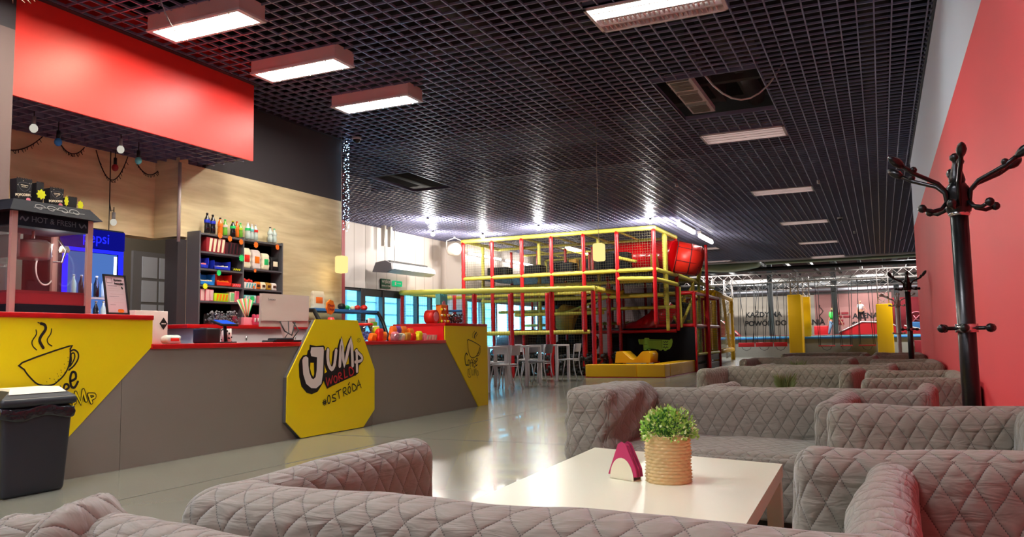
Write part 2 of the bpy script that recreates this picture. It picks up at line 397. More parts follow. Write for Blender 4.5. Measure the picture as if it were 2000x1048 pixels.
ART={'logo':[('poly','black',0,[(7.039,0.99),(7.145,0.973),(7.273,0.979),(7.299,0.961),(7.296,0.921),(7.294,0.629),(7.269,0.566),(7.174,0.476),(7.075,0.455),(6.989,0.476),(6.904,0.547),(6.867,0.65),(6.857,0.781),(6.871,0.827),(6.925,0.877),(6.991,0.883),(7.003,0.926),(7.027,0.937)]),('stroke','black',0.069,[(7.351,0.924),(7.345,0.846),(7.365,0.764),(7.418,0.713),(7.465,0.753),(7.485,0.843),(7.498,0.917)]),('stroke','black',0.063,[(7.323,0.901),(7.317,0.824),(7.337,0.742),(7.389,0.691),(7.436,0.731),(7.455,0.82),(7.468,0.894)]),('stroke','black',0.072,[(7.566,0.745),(7.6,1.028),(7.652,0.754),(7.775,1.031),(7.812,0.74)]),('stroke','black',0.067,[(7.537,0.723),(7.569,1.005),(7.621,0.732),(7.744,1.007),(7.78,0.718)]),('stroke','black',0.064,[(7.891,0.91),(7.898,0.669)]),('stroke','black',0.058,[(7.859,0.886),(7.866,0.646)]),('stroke','black',0.059,[(7.876,0.906),(7.979,0.847),(8.001,0.812),(7.964,0.787),(7.862,0.777)]),('stroke','black',0.053,[(7.844,0.882),(7.947,0.824),(7.969,0.789),(7.932,0.764),(7.83,0.754)]),('poly','black',0,[(7.275,0.662),(7.445,0.729),(7.862,0.773),(7.942,0.745),(7.928,0.646),(7.877,0.623),(7.426,0.523),(7.334,0.498),(7.275,0.59)]),('poly','yellow2',0,[(7.047,0.795),(7.103,0.793),(7.11,0.67),(7.095,0.64),(7.067,0.672),(7.041,0.736)]),('poly','white',0,[(7.058,0.961),(7.266,0.962),(7.276,0.929),(7.262,0.663),(7.237,0.56),(7.149,0.515),(7.062,0.522),(6.976,0.574),(6.927,0.678),(6.911,0.826),(6.931,0.857),(6.973,0.868),(7.01,0.847),(7.013,0.768),(7.03,0.689),(7.067,0.628),(7.098,0.615),(7.135,0.637),(7.154,0.716),(7.159,0.851),(7.059,0.866),(7.046,0.909)]),('stroke','white',0.048,[(7.351,0.924),(7.345,0.846),(7.365,0.764),(7.418,0.713),(7.465,0.753),(7.485,0.843),(7.498,0.917)]),('stroke','white',0.05,[(7.566,0.745),(7.6,1.028),(7.652,0.754),(7.775,1.031),(7.812,0.74)]),('stroke','white',0.042,[(7.891,0.91),(7.898,0.669)]),('stroke','white',0.035,[(7.876,0.906),(7.979,0.847),(8.001,0.812),(7.964,0.787),(7.862,0.777)]),('stroke','redt',0.016,[(7.317,0.62),(7.347,0.533),(7.373,0.609),(7.403,0.551),(7.429,0.635)]),('stroke','redt',0.017,[(7.515,0.594),(7.513,0.58),(7.507,0.568),(7.497,0.561),(7.486,0.558),(7.475,0.562),(7.465,0.57),(7.459,0.583),(7.456,0.597),(7.458,0.611),(7.465,0.623),(7.474,0.63),(7.486,0.632),(7.497,0.629),(7.507,0.621),(7.513,0.608),(7.515,0.594)]),('stroke','redt',0.016,[(7.554,0.575),(7.537,0.651),(7.574,0.666),(7.592,0.64),(7.553,0.617),(7.611,0.593)]),('stroke','redt',0.017,[(7.642,0.696),(7.657,0.602),(7.708,0.616)]),('stroke','redt',0.017,[(7.74,0.713),(7.758,0.626),(7.812,0.638),(7.826,0.672),(7.793,0.709),(7.74,0.713)]),('stroke','black',0.012,[(7.27,0.377),(7.284,0.32)]),('stroke','black',0.013,[(7.296,0.384),(7.309,0.326)]),('stroke','black',0.013,[(7.255,0.352),(7.318,0.366)]),('stroke','black',0.013,[(7.262,0.336),(7.321,0.347)]),('stroke','black',0.013,[(7.39,0.377),(7.388,0.36),(7.382,0.346),(7.374,0.337),(7.364,0.334),(7.354,0.338),(7.345,0.349),(7.34,0.363),(7.338,0.38),(7.34,0.397),(7.345,0.411),(7.353,0.42),(7.363,0.423),(7.374,0.419),(7.382,0.409),(7.388,0.394),(7.39,0.377)]),('stroke','black',0.013,[(7.487,0.429),(7.433,0.422),(7.431,0.394),(7.484,0.382),(7.487,0.357),(7.427,0.35)]),('stroke','black',0.013,[(7.493,0.451),(7.581,0.476)]),('stroke','black',0.013,[(7.534,0.465),(7.554,0.377)]),('stroke','black',0.013,[(7.639,0.396),(7.622,0.479),(7.671,0.49),(7.675,0.456),(7.636,0.439),(7.703,0.408)]),('stroke','black',0.014,[(7.767,0.459),(7.765,0.444),(7.759,0.432),(7.751,0.425),(7.741,0.423),(7.731,0.426),(7.723,0.435),(7.718,0.447),(7.716,0.462),(7.718,0.476),(7.723,0.488),(7.731,0.496),(7.741,0.498),(7.751,0.495),(7.759,0.486),(7.765,0.473),(7.767,0.459)]),('stroke','black',0.014,[(7.72,0.521),(7.741,0.545)]),('stroke','black',0.014,[(7.798,0.523),(7.815,0.443),(7.87,0.461),(7.865,0.501),(7.798,0.523)]),('stroke','black',0.013,[(7.888,0.451),(7.92,0.565),(7.972,0.472)]),('stroke','black',0.013,[(7.899,0.499),(7.957,0.511)]),('stroke','black',0.005,[(7.957,1.032),(7.954,1.023),(7.947,1.016),(7.937,1.011),(7.924,1.009),(7.912,1.011),(7.902,1.016),(7.895,1.023),(7.892,1.032),(7.895,1.041),(7.902,1.048),(7.912,1.053),(7.924,1.054),(7.937,1.052),(7.947,1.048),(7.954,1.04),(7.957,1.032)]),('stroke','black',0.003,[(7.916,1.021),(7.916,1.04),(7.932,1.039),(7.929,1.032),(7.916,1.031),(7.935,1.021)])],'cupl':[('stroke','black',0.012,[(3.861,0.897),(4.226,1.011),(4.241,0.99),(4.242,0.915),(4.228,0.848),(4.193,0.79),(4.142,0.745),(4.096,0.722),(3.995,0.731),(3.925,0.788),(3.878,0.847),(3.861,0.897)]),('stroke','black',0.013,[(4.241,0.972),(4.272,0.984),(4.307,0.959),(4.31,0.913),(4.277,0.862),(4.235,0.829)]),('stroke','black',0.011,[(4.249,0.949),(4.272,0.958),(4.281,0.929),(4.267,0.892),(4.24,0.855),(4.252,0.9),(4.249,0.949)]),('stroke','black',0.022,[(3.995,1.183),(4.024,1.173),(4.032,1.14),(3.998,1.089),(3.989,1.052),(4.019,1.003)]),('stroke','black',0.008,[(3.97,1.19),(4.001,1.183)]),('stroke','black',0.009,[(3.957,1.136),(3.961,1.103),(3.93,1.053),(3.936,1.017),(3.966,0.988)]),('stroke','black',0.009,[(4.08,1.144),(4.074,1.107),(4.048,1.067),(4.057,1.034),(4.087,1.015)]),('stroke','black',0.019,[(4.252,0.743),(4.293,0.763),(4.289,0.805),(4.26,0.81),(4.247,0.765),(4.257,0.705),(4.287,0.694),(4.313,0.736)]),('stroke','black',0.017,[(4.201,0.675),(4.237,0.695),(4.224,0.722),(4.2,0.716),(4.194,0.664),(4.211,0.626),(4.239,0.639)]),('stroke','black',0.016,[(4.147,0.609),(4.141,0.682),(4.164,0.707)]),('stroke','black',0.015,[(4.108,0.604),(4.101,0.678),(4.124,0.702)]),('stroke','black',0.015,[(4.08,0.628),(4.079,0.616),(4.075,0.605),(4.069,0.599),(4.061,0.597),(4.054,0.6),(4.047,0.607),(4.043,0.618),(4.041,0.631),(4.042,0.643),(4.046,0.654),(4.052,0.66),(4.059,0.662),(4.067,0.659),(4.073,0.652),(4.078,0.641),(4.08,0.628)]),('stroke','black',0.019,[(4.02,0.676),(3.989,0.692),(3.972,0.636),(3.993,0.584),(4.031,0.588)]),('stroke','black',0.029,[(4.268,0.637),(4.279,0.569),(4.268,0.533),(4.242,0.557)]),('stroke','black',0.03,[(4.291,0.576),(4.294,0.654)]),('stroke','black',0.029,[(4.294,0.654),(4.341,0.568),(4.359,0.669)]),('stroke','black',0.03,[(4.359,0.669),(4.387,0.584)]),('stroke','black',0.03,[(4.407,0.632),(4.435,0.565)]),('stroke','black',0.03,[(4.407,0.632),(4.455,0.628),(4.46,0.605),(4.421,0.592)]),('stroke','yellow2',0.014,[(4.268,0.637),(4.279,0.569),(4.268,0.533),(4.242,0.557)]),('stroke','yellow2',0.015,[(4.291,0.576),(4.294,0.654)]),('stroke','yellow2',0.015,[(4.294,0.654),(4.341,0.568),(4.359,0.669)]),('stroke','yellow2',0.015,[(4.359,0.669),(4.387,0.584)]),('stroke','yellow2',0.015,[(4.407,0.632),(4.435,0.565)]),('stroke','yellow2',0.015,[(4.407,0.632),(4.455,0.628),(4.46,0.605),(4.421,0.592)]),('stroke','black',0.005,[(4.217,0.925),(4.219,0.923)]),('stroke','black',0.005,[(4.219,0.895),(4.222,0.893)]),('stroke','black',0.005,[(4.187,0.877),(4.19,0.875)]),('stroke','black',0.005,[(4.193,0.847),(4.196,0.845)]),('stroke','black',0.006,[(4.162,0.832),(4.164,0.829)]),('stroke','black',0.005,[(4.165,0.817),(4.168,0.814)]),('stroke','black',0.005,[(4.131,0.806),(4.133,0.803)]),('stroke','black',0.005,[(4.161,0.792),(4.163,0.789)]),('stroke','black',0.005,[(4.141,0.788),(4.143,0.786)]),('stroke','black',0.005,[(4.108,0.766),(4.111,0.764)]),('stroke','black',0.006,[(4.072,0.773),(4.074,0.77)]),('stroke','black',0.005,[(4.115,0.75),(4.118,0.748)]),('stroke','black',0.005,[(4.14,0.763),(4.143,0.761)]),('stroke','black',0.005,[(4.048,0.75),(4.05,0.747)]),('stroke','black',0.006,[(4.192,0.813),(4.195,0.81)])],'cupr':[('stroke','black',0.012,[(10.808,1.024),(11.181,0.931),(11.176,0.885),(11.128,0.82),(11.054,0.764),(10.955,0.746),(10.871,0.768),(10.814,0.842),(10.792,0.948),(10.808,1.024)]),('stroke','black',0.013,[(11.189,0.893),(11.212,0.86),(11.188,0.81),(11.127,0.774),(11.063,0.77)]),('stroke','black',0.014,[(11.175,0.869),(11.165,0.827),(11.109,0.795)]),('stroke','black',0.024,[(11.077,1.13),(11.022,1.093),(11.002,1.048)]),('stroke','black',0.009,[(11.023,1.155),(10.961,1.114),(10.946,1.052)]),('stroke','black',0.009,[(11.123,1.111),(11.064,1.072),(11.049,1.023)]),('stroke','black',0.02,[(10.773,0.795),(10.739,0.82),(10.695,0.781),(10.693,0.709),(10.718,0.648),(10.778,0.642)]),('stroke','black',0.014,[(10.841,0.676),(10.838,0.661),(10.832,0.648),(10.823,0.639),(10.812,0.637),(10.802,0.64),(10.793,0.649),(10.787,0.662),(10.785,0.678),(10.788,0.693),(10.794,0.706),(10.803,0.714),(10.814,0.717),(10.825,0.714),(10.833,0.705),(10.839,0.692),(10.841,0.676)]),('stroke','black',0.014,[(10.867,0.61),(10.875,0.703),(10.911,0.727)]),('stroke','black',0.011,[(10.848,0.668),(10.9,0.674)]),('stroke','black',0.014,[(10.925,0.616),(10.933,0.702),(10.964,0.721)]),('stroke','black',0.011,[(10.909,0.67),(10.957,0.676)]),('stroke','black',0.013,[(10.974,0.651),(11.016,0.675),(11.004,0.704),(10.975,0.668),(10.978,0.602),(11.023,0.617)]),('stroke','black',0.014,[(11.043,0.674),(11.101,0.713),(11.08,0.738),(11.044,0.707),(11.045,0.624),(11.087,0.639)]),('stroke','black',0.008,[(10.828,0.584),(10.835,0.503),(10.809,0.504),(10.802,0.577),(10.772,0.562),(10.774,0.482),(10.825,0.455),(10.874,0.477),(10.877,0.582),(10.828,0.584)]),('stroke','black',0.008,[(10.915,0.564),(10.914,0.507),(10.934,0.482),(10.958,0.506),(10.96,0.57)]),('stroke','black',0.008,[(10.984,0.48),(10.995,0.577),(11.017,0.503),(11.044,0.584),(11.052,0.477)]),('stroke','black',0.007,[(11.081,0.434),(11.09,0.549),(11.132,0.49),(11.091,0.471)])],'croc':[('poly','croc',0,[(-6.651,0.97),(-6.474,0.971),(-6.452,1.012),(-6.332,1.01),(-6.305,0.965),(-5.751,0.943),(-5.71,0.935),(-5.667,0.968),(-5.626,0.968),(-5.615,0.886),(-5.647,0.758),(-5.705,0.678),(-5.788,0.645),(-5.824,0.618),(-5.879,0.626),(-5.905,0.667),(-5.961,0.626),(-6.037,0.634),(-6.043,0.661),(-6.273,0.677),(-6.309,0.637),(-6.344,0.64),(-6.385,0.678),(-6.428,0.641),(-6.499,0.639),(-6.507,0.81),(-6.62,0.818),(-6.653,0.915)]),('stroke','crocd',0.01,[(-6.314,0.931),(-5.944,0.925)]),('stroke','crocd',0.009,[(-6.493,0.806),(-6.381,0.808)]),('stroke','crocd',0.015,[(-6.461,0.707),(-6.133,0.676)]),('stroke','crocd',0.012,[(-5.934,0.918),(-5.938,0.694)]),('stroke','black',0.018,[(-5.89,0.897),(-5.857,0.863),(-5.821,0.896),(-5.788,0.862),(-5.752,0.902)]),('stroke','black',0.018,[(-5.893,0.816),(-5.859,0.795),(-5.824,0.815),(-5.79,0.794),(-5.755,0.814)]),('stroke','black',0.017,[(-5.903,0.707),(-5.868,0.741),(-5.835,0.693),(-5.792,0.74),(-5.752,0.706)])]}
# ================================================================ THE ROOM
CZ=4.09; G=.1556
floor=MB().box(-14,5.5,-4.2,52,-.1,0); struct('floor',floor,'concrete','polished grey concrete floor of the whole hall')
f=MB()
for x in (-9.2,-4.6,0.0): f.box(x-.003,x+.003,-4,41,.0003,.0012)
for y in (2.1,7.3,12.5,17.7): f.box(-12,.6,y-.003,y+.003,.0003,.0012)
mat('joint','4a473f',.6); struct('trim_1',f,'joint','thin expansion joints cut in the concrete floor')
# recessed fixtures / openings in the grid
FX=[(-2.40,-1.155,6.93+5.29*n,6.93+5.29*n+.622) for n in range(-2,6)]
FX2=[(-6.13,-5.0,27.9,28.5),(-6.6,-5.4,33.0,33.5)]
HOLES=[(-2.4,-1.155,9.42,11.29),(-8.63,-7.7,12.37,14.08)]
rects=FX+FX2+HOLES
def cut(a,b,spans):
    out=[(a,b)]
    for s,e in spans:
        nx=[]
        for p,q in out:
            if e<=p or s>=q: nx.append((p,q)); continue
            if s>p: nx.append((p,s))
            if e<q: nx.append((e,q))
        out=nx
    return out
g=MB(); x=-2.4-G*63; t=.0065
def skip_soffit(x): return [( -4.2,7.27)] if x<-6.70 else []
while x<1.6:
    yend=34.0; sp=skip_soffit(x)+[(r[2],r[3]) for r in rects if r[0]+.01<x<r[1]-.01]
    if x>.6: sp.append((-4.2,16.0))
    if x<-7.3: sp.append((-4.2,9.92))
    for a,b in cut(-4,yend,sp): g.box(x-t,x+t,a,b,CZ,CZ+.022)
    x+=G
y=6.93-G*70
while y<34.0:
    sp=[(r[0],r[1]) for r in rects if r[2]+.01<y<r[3]-.01]; x1=.61 if y<16 else 1.6; x0=-12.2
    if y<7.27: x0=-6.665
    elif y<9.92: x0=-7.37
    for a,b in cut(x0,x1,sp): g.box(a,b,y-t,y+t,CZ,CZ+.022)
    y+=G
for r in rects:   # frames round the openings
    for bx in ((r[0],r[1],r[2]-t,r[2]+t),(r[0],r[1],r[3]-t,r[3]+t),(r[0]-t,r[0]+t,r[2],r[3]),(r[1]-t,r[1]+t,r[2],r[3])): g.box(*bx,CZ-.004,CZ+.055)
struct('ceiling',g,'ceil_strip','dark open-cell grid ceiling over the whole hall')
struct('ceiling_slab',MB().box(-14,5.5,-4.2,34.2,5.3,5.45),'plenum','black slab above the grid ceiling')
p=MB()
for i in range(9): yy=1+i*4.1; p.box(-12,1.5,yy,yy+.22,4.95,5.3)
for xx in (-9.5,-4.2,.1): p.cyl((xx,-4,4.75),(xx,33.8,4.75),.16,12)
p.cyl((-1.5,9.0,4.5),(-1.5,12,4.5),.13,10); p.box(-1.95,-1.85,9.3,11.5,4.35,4.75); p.box(-2.4,-1.1,10.4,10.5,4.3,4.4)
struct('trim_2',p,'slab_grey','beams and ducts above the grid ceiling')
p=MB(); p.tube([(-1.9+.1*i,9.55+.05*i,4.1+.02*(i-5)**2-.25) for i in range(11)],.012,6); tag(obj('loose_cable',p,'alu'),'pale loose cable sagging across the open ceiling hatch','cable')
p=MB(); p.box(-2.38,-1.17,9.45,11.2,5.1,5.2); p.box(-1.6,-1.2,9.5,10.3,4.5,5.0); struct('trim_3',p,'slab_grey','bare concrete seen through the ceiling hatch')
struct('trim_15',MB().box(-6.675,-6.61,-4,7.27,CZ-.006,CZ+.03).box(-7.37,-6.61,7.27,7.30,CZ-.006,CZ+.03).box(-7.365,-7.31,7.27,9.92,CZ-.006,CZ+.03),'ceil_strip_dark','dark edge trim where the grid meets the soffit and dark wall')
# side walls
w=MB(); w.box(.62,.82,-4.2,16.03,0,2.91); w.m=1; w.box(.62,.82,-4.2,16.03,2.91,CZ+.2)
struct('wall_right',w,['red_wall','white_wall'],'red wall with a pale blue-white upper band')
struct('trim_4',MB().box(.6,.625,-4.2,16.03,CZ-.03,CZ+.02),'ceil_strip_dark','dark edge trim where grid ceiling meets red wall')
struct('wall_back',MB().box(-14,5.5,-4.4,-4.2,0,5.4),'mauve_wall','wall behind the camera')
struct('wall_left_outer',MB().box(-14.2,-14,-4.4,9.92,0,5.45).box(-14,-12.25,9.75,9.92,0,5.45),'mauve_wall','outer wall left of the bar rooms')
struct('wall_far_right',MB().box(5.3,5.5,-4.2,52,0,6),'mauve_wall','far right side wall')
w=MB(); w.box(-7.57,-7.37,6.93,9.92,0,3.145); struct('wall_left',w,'wood','pale wood panelled wall behind the counter')
w=MB(); w.box(-7.57,-7.37,7.2,9.92,3.145,CZ+.3); w.box(-7.57,-7.37,6.8,7.2,3.21,CZ+.3); w.box(-12.25,-7.57,9.72,9.92,0,5.3); w.box(-7.57,-7.37,6.8,6.93,0,2.24)
struct('wall_left_upper',w,'dark_wall','dark grey upper part of the wall over the wood panels')
w=MB(); w.box(-7.96,-7.76,2.0,6.93,2.27,3.2); w.box(-7.76,-7.37,6.8,6.93,2.27,3.2); struct('wall_alcove',w,'wood','wood panel wall inside the counter alcove')
w=MB(); w.box(-9.7,-9.5,2,9.72,0,3.2); w.box(-9.5,-7.57,8.75,8.95,0,3.2); w.box(-9.5,-7.57,2,2.1,0,3.2); w.box(-9.6,-7.96,2,8.9,3.0,3.2)
struct('wall_back_room',w,'grey_counter','grey wall of the small room behind the bar')
w=MB(); w.box(-7.9,-6.62,2.2,4.31,0,3.72); struct('wall_pillar',w,'mauve_wall','mauve wall end at the left of the counter')
w=MB(); w.box(-7.9,-6.62,2.2,4.31,3.72,4.4); w.box(-7.9,-7.57,-4.2,2.3,0,4.4); struct('wall_left_front',w,'dark_wall','dark top of the wall end beside the counter')
# soffit over the bar
s=MB(); s.box(-6.71,-6.68,4.3,7.26,3.17,CZ+.25); struct('wall_soffit',s,'red_soffit','bright red soffit panel over the bar')
s=MB(); s.box(-7.76,-6.71,7.2,7.26,3.2,4.3); s.box(-7.9,-6.71,2.2,7.2,3.5,3.55); struct('trim_5',s,'dark_wall','dark end panel and inside of the soffit')
s=MB(); yy=2.3
while yy<7.25: s.box(-7.76,-6.71,yy-.006,yy+.006,3.17,3.22); yy+=G
xx=-7.74
while xx<-6.7: s.box(xx-.006,xx+.006,2.3,7.24,3.17,3.22); xx+=G
struct('ceiling_soffit',s,'ceil_strip','dark open-cell grid under the red soffit')
pp=MB(); pp.cyl((-7.34,6.78,2.2),(-7.34,6.78,3.13),.02,12); tag(obj('wall_pipe',pp,'alu'),'white vertical pipe on the wood wall under the soffit corner','pipe')
# back room door with panes
d=thing('back_room_door','grey door with small glass panes in the room behind the bar','door',(-9.47,8.35,0))
b=MB(); b.box(-9.5,-9.46,7.95,8.72,0,2.34); obj('door_leaf',b,'grey_seat',d)
for i in range(4):
    for j in range(2): obj('window_pane',MB().box(-9.462,-9.452,8.1+j*.3,8.36+j*.3,.95+i*.34,1.25+i*.34),'white_wall',d)
h=MB(); h.cyl((-9.45,8.02,1.05),(-9.40,8.02,1.05),.02); obj('door_handle',h,'chrome',d)
t=thing('back_room_fill','ceiling lamp added to brighten the small room behind the bar','ceiling light',(-8.7,6.6,2.95)); obj('lamp_shade',MB().cyl((-8.7,6.6,2.92),(-8.7,6.6,3.0),.12,16),'fix_white',t); lamp('POINT',(-8.7,6.6,2.75),22,t,.1,col=(1,.95,.9))  # lamp added so the back room does not go black
# ---------------- door wall on the far left
w=MB(); w.box(-12.45,-12.25,9.92,16.62,2.42,5.45); w.box(-12.45,-12.25,9.92,16.62,0,2.42)
struct('wall_far_left',w,'popred','red painted strip of the entrance wall')
w=MB(); w.box(-12.45,-12.25,16.62,21.8,2.42,5.45); w.box(-12.45,-11.6,21.8,22.0,0,5.45); w.box(-11.8,-11.6,22.0,34.2,2.3,5.45); w.box(-11.8,-11.6,22.0,34.2,0,.35); w.box(-11.8,-11.6,28.5,34.2,.35,2.3)
struct('wall_entrance',w,'clad','pale ribbed cladding wall above the entrance doors')
def glazing(n,y0,y1,cols,label,door=False):
    kind='door_' if door else 'window_'
    fr=MB(); z0,z1=.05,2.42
    fr.box(-12.40,-12.3,y0,y1,z1-.07-(.12 if door else 0),z1); fr.box(-12.40,-12.3,y0,y1,0,z0+.06)
    for i in range(cols+1):
        yy=y0+(y1-y0)*i/cols; fr.box(-12.41,-12.28,yy-.055,yy+.055,0,z1)
    o=obj(kind+str(n),fr,'doorframe'); tag(o,label,'window',kind='structure')
    for i in range(cols):
        a=y0+(y1-y0)*i/cols+.05; b=y0+(y1-y0)*(i+1)/cols-.05
        obj('glass_pane',MB().box(-12.36,-12.35,a,b,.1,z1-.06),'glass_blue',o)
        if door: obj('door_handle',MB().cyl((-12.24,(b-.07 if i==0 else a+.07),.9),(-12.24,(b-.07 if i==0 else a+.07),1.3),.015),'steel',o)
glazing(1,16.62,17.4,1,'tall window beside the entrance doors')
glazing(1,17.5,19.3,2,'dark framed double glass entrance doors',True)
glazing(2,19.4,21.75,3,'tall windows behind the play frame netting')
def glazing2(n,y0,y1,cols,label):
    fr=MB(); fr.box(-11.76,-11.66,y0,y1,2.23,2.3); fr.box(-11.76,-11.66,y0,y1,.35,.42)
    for i in range(cols+1): yy=y0+(y1-y0)*i/cols; fr.box(-11.77,-11.65,yy-.05,yy+.05,.35,2.3)
    o=obj('window_%d'%n,fr,'white_paint'); tag(o,label,'window',kind='structure')
    for i in range(cols): obj('glass_pane',MB().box(-11.72,-11.71,y0+(y1-y0)*i/cols+.05,y0+(y1-y0)*(i+1)/cols-.05,.42,2.23),'glass_blue',o)
glazing2(3,22.0,28.5,6,'row of windows behind the play frame')
ex=MB(); ex.box(-20,-19.5,8,40,0,6); struct('trim_6',ex,'pale_blue','pale blue building outside the entrance')
ex=MB()
for i in range(12): ex.box(-19.5,-19.46,8,40,.5*i+.2,.5*i+.23)
for i in range(8): ex.box(-19.5,-19.42,22+i*2.2,22.1+i*2.2,0,6)
struct('trim_7',ex,'grey_seat','cladding joints of the building outside')
struct('ground_outside',MB().box(-20,-12.45,8,40,-.12,-.02),'grey_seat','paving outside the entrance')
# ---------------- trampoline hall
w=MB(); w.box(-14,5.5,52,52.2,0,6); w.box(-14.2,-14,34.2,52,0,6); w.box(-14,-11.6,34.0,34.2,0,6); struct('wall_hall_back',w,'mauve_wall','end wall of the trampoline hall')
struct('ceiling_hall',MB().box(-14,5.5,34.2,52,5.6,5.7),'plenum','dark high ceiling of the trampoline hall')
struct('trim_8',MB().box(-14,5.5,34.0,34.2,CZ-.02,5.7),'plenum','dark bulkhead at the end of the grid ceiling')
struct('trim_9',MB().box(-12,1.6,33.95,34.05,CZ-.06,CZ+.03),'fix_white','pale edge trim at the end of the grid ceiling')
# ================================================================ LAMPS
def tray_light(name,x0,x1,y0,y1,label,lit,group=None):
    t=thing(name,label,'ceiling light',((x0+x1)/2,(y0+y1)/2,CZ),group)
    b=MB(); b.box(x0,x1,y0,y0+.03,CZ-.02,CZ+.06); b.box(x0,x1,y1-.03,y1,CZ-.02,CZ+.06); b.box(x0,x0+.03,y0,y1,CZ-.02,CZ+.06); b.box(x1-.03,x1,y0,y1,CZ-.02,CZ+.06); b.box(x0,x1,y0,y1,CZ+.06,CZ+.07)
    for k in (1,2,3): yy=y0+(y1-y0)*k/4; b.box(x0,x1,yy-.012,yy+.012,CZ-.01,CZ+.04)
    obj('housing',b,'fix_white',t)
    for k in range(4):
        a=y0+(y1-y0)*k/4+.03; bb=y0+(y1-y0)*(k+1)/4-.03
        tb=MB().box(x0+.05,x1-.05,a+.02,bb-.02,CZ+.02,CZ+.035)
        obj('light_tube',tb,lit[k],t)
        if lit[k]=='alu':
            lv=MB()
            for i in range(24): xx=x0+.06+i*(x1-x0-.12)/24; lv.box(xx,xx+.012,a,bb,CZ-.008,CZ+.02)
            obj('louvre',lv,'fix_body',t)
    return t
words=['above the camera','','first behind the bar lights, half of it dark','beside the open hatch','third from the near end','fourth from the near end','fifth from the near end','last before the trampolines']
for n,r in enumerate(FX):
    if n==0: lb='unseen recessed ceiling light added behind the camera'; lit=['fill_flood']*4  # out-of-frame lamp put in for front light on counter and sofas
    elif n==1: lb='unseen recessed ceiling light added directly above the sofa booths'; lit=['fill_booth']*4  # out-of-frame lamp put in to light the near sofas and table
    elif n==2: lb='large recessed ceiling light with two greenish lit tubes and two red-brown louvres'; lit=['tube_green','tube_green','alu','alu']
    else:
        lb=['long pale recessed light just beyond the open ceiling hatch','second pale recessed light beyond the open ceiling hatch','third pale recessed light beyond the open hatch, beside a small camera','fourth pale recessed light beyond the open ceiling hatch','farthest pale recessed light in the line along the red wall'][n-3]; lit=['pale_diff']*4
    tray_light('recessed_light',r[0],r[1],r[2],r[3],lb,lit,'recessed ceiling lights')
for r,lb in zip(FX2,('pale recessed light right above the red tube slide','pale recessed light at the ceiling end behind the red tube slide')): tray_light('recessed_light',*r,lb,['pale_diff']*4,'recessed ceiling lights')
def box_light(yc,label,pm):
    t=thing('box_light',label,'ceiling light',(-5.57,yc,3.95),'surface box lights over the counter')
    b=MB(); b.box(-6.13,-5.01,yc-.165,yc+.165,3.965,4.11); obj('housing',b,'fix_body',t)
    b=MB(); z=3.945
    for q in ((-6.14,-5.0,yc-.175,yc-.14),(-6.14,-5.0,yc+.14,yc+.175),(-6.14,-6.09,yc-.14,yc+.14),(-5.05,-5.0,yc-.14,yc+.14)): b.box(*q,z,z+.022)
    obj('frame',b,'fix_white',t)
    obj('diffuser',MB().box(-6.09,-5.05,yc-.14,yc+.14,3.952,3.962),pm,t)
    for i in range(3):
        for sgn in (-1,1):
            obj('screw',MB().cyl((-6.0+.43*i,yc+sgn*.15,3.938),(-6.0+.43*i,yc+sgn*.15,3.945),.01),'chrome',t)
for yc,lb,pm in ((5.41,'nearest surface box light over the counter, warm white','panel_warm'),(6.78,'middle surface box light over the counter','panel_white'),(8.2,'farthest surface box light over the counter','panel_white'),(4.0,'unseen surface box light added above the waste bin','panel_white')): box_light(yc,lb,pm)  # the last one is unseen, added for more light on the bar
# unseen gangway lights, added to brighten the counter and sofas
for x,y,lb in ((-4.6,-1.5,'left'),(-4.6,1.4,'right')): tray_light('recessed_light',x-.6,x+.6,y,y+.6,'unseen ceiling light added behind the camera over the gangway, '+lb,['fill_flood']*4,'recessed ceiling lights')
# loose louvre
t=thing('louvre_light','long louvred light unit hanging tilted inside the open ceiling hatch','ceiling light',(-2.1,10.3,4.1))
b=MB(); b.box(-2.26,-1.95,9.5,11.15,4.13,4.2); obj('housing',b,'fix_white',t)
for i in range(3):
    q=MB()
    for k in range(7): q.box(-2.22,-1.99,9.56+.54*i+.06*k,9.57+.54*i+.06*k,4.1,4.13)
    q.box(-2.24,-1.97,9.53+.54*i,9.55+.54*i,4.095,4.13); obj('louvre',q,'steel',t)
# globe bulbs hanging near the play frame
for i,(x,y,z,pw,lb) in enumerate(((-10.19,17.24,4.0,90,'bright round bulb under the ceiling left of the door heater pipes'),(-11.3,19.4,4.0,50,'bright round bulb beside the white spotlight'),(-10.29,20.5,3.98,70,'bright bulb hanging over the left corner of the play frame'),(-8.3,19.9,4.0,120,'bright bulb above the middle of the play frame'),(-5.31,20.27,4.0,120,'bright bulb above the right corner of the play frame'))):
    t=thing('globe_bulb',lb,'light bulb',(x,y,z),'bright bulbs near the play frame')
    obj('bulb',MB().ball((x,y,z),.06,12),'bulb',t); obj('socket',MB().cyl((x,y,z+.05),(x,y,z+.1),.03),'black',t)
    lamp('POINT',(x,y,z-.12),pw,t,.08,col=(1,.95,.86))
for (y0,y1),lb in zip(((20.5,22.3),(23.1,24.9)),('nearer bright tube light right of the play frame','farther bright tube light above the red tube slide')):
    t=thing('tube_light',lb,'ceiling light',(-4.62,(y0+y1)/2,3.95),'tube lights right of the play frame')
    obj('light_tube',MB().cyl((-4.62,y0,3.9),(-4.62,y1,3.9),.05),'tube_light',t); obj('housing',MB().box(-4.67,-4.57,y0-.05,y1+.05,3.96,4.03),'fix_white',t)
    obj('wire',MB().cyl((-4.62,y0+.1,4.0),(-4.62,y0+.1,4.09),.006).cyl((-4.62,y1-.1,4.0),(-4.62,y1-.1,4.09),.006),'steel',t)
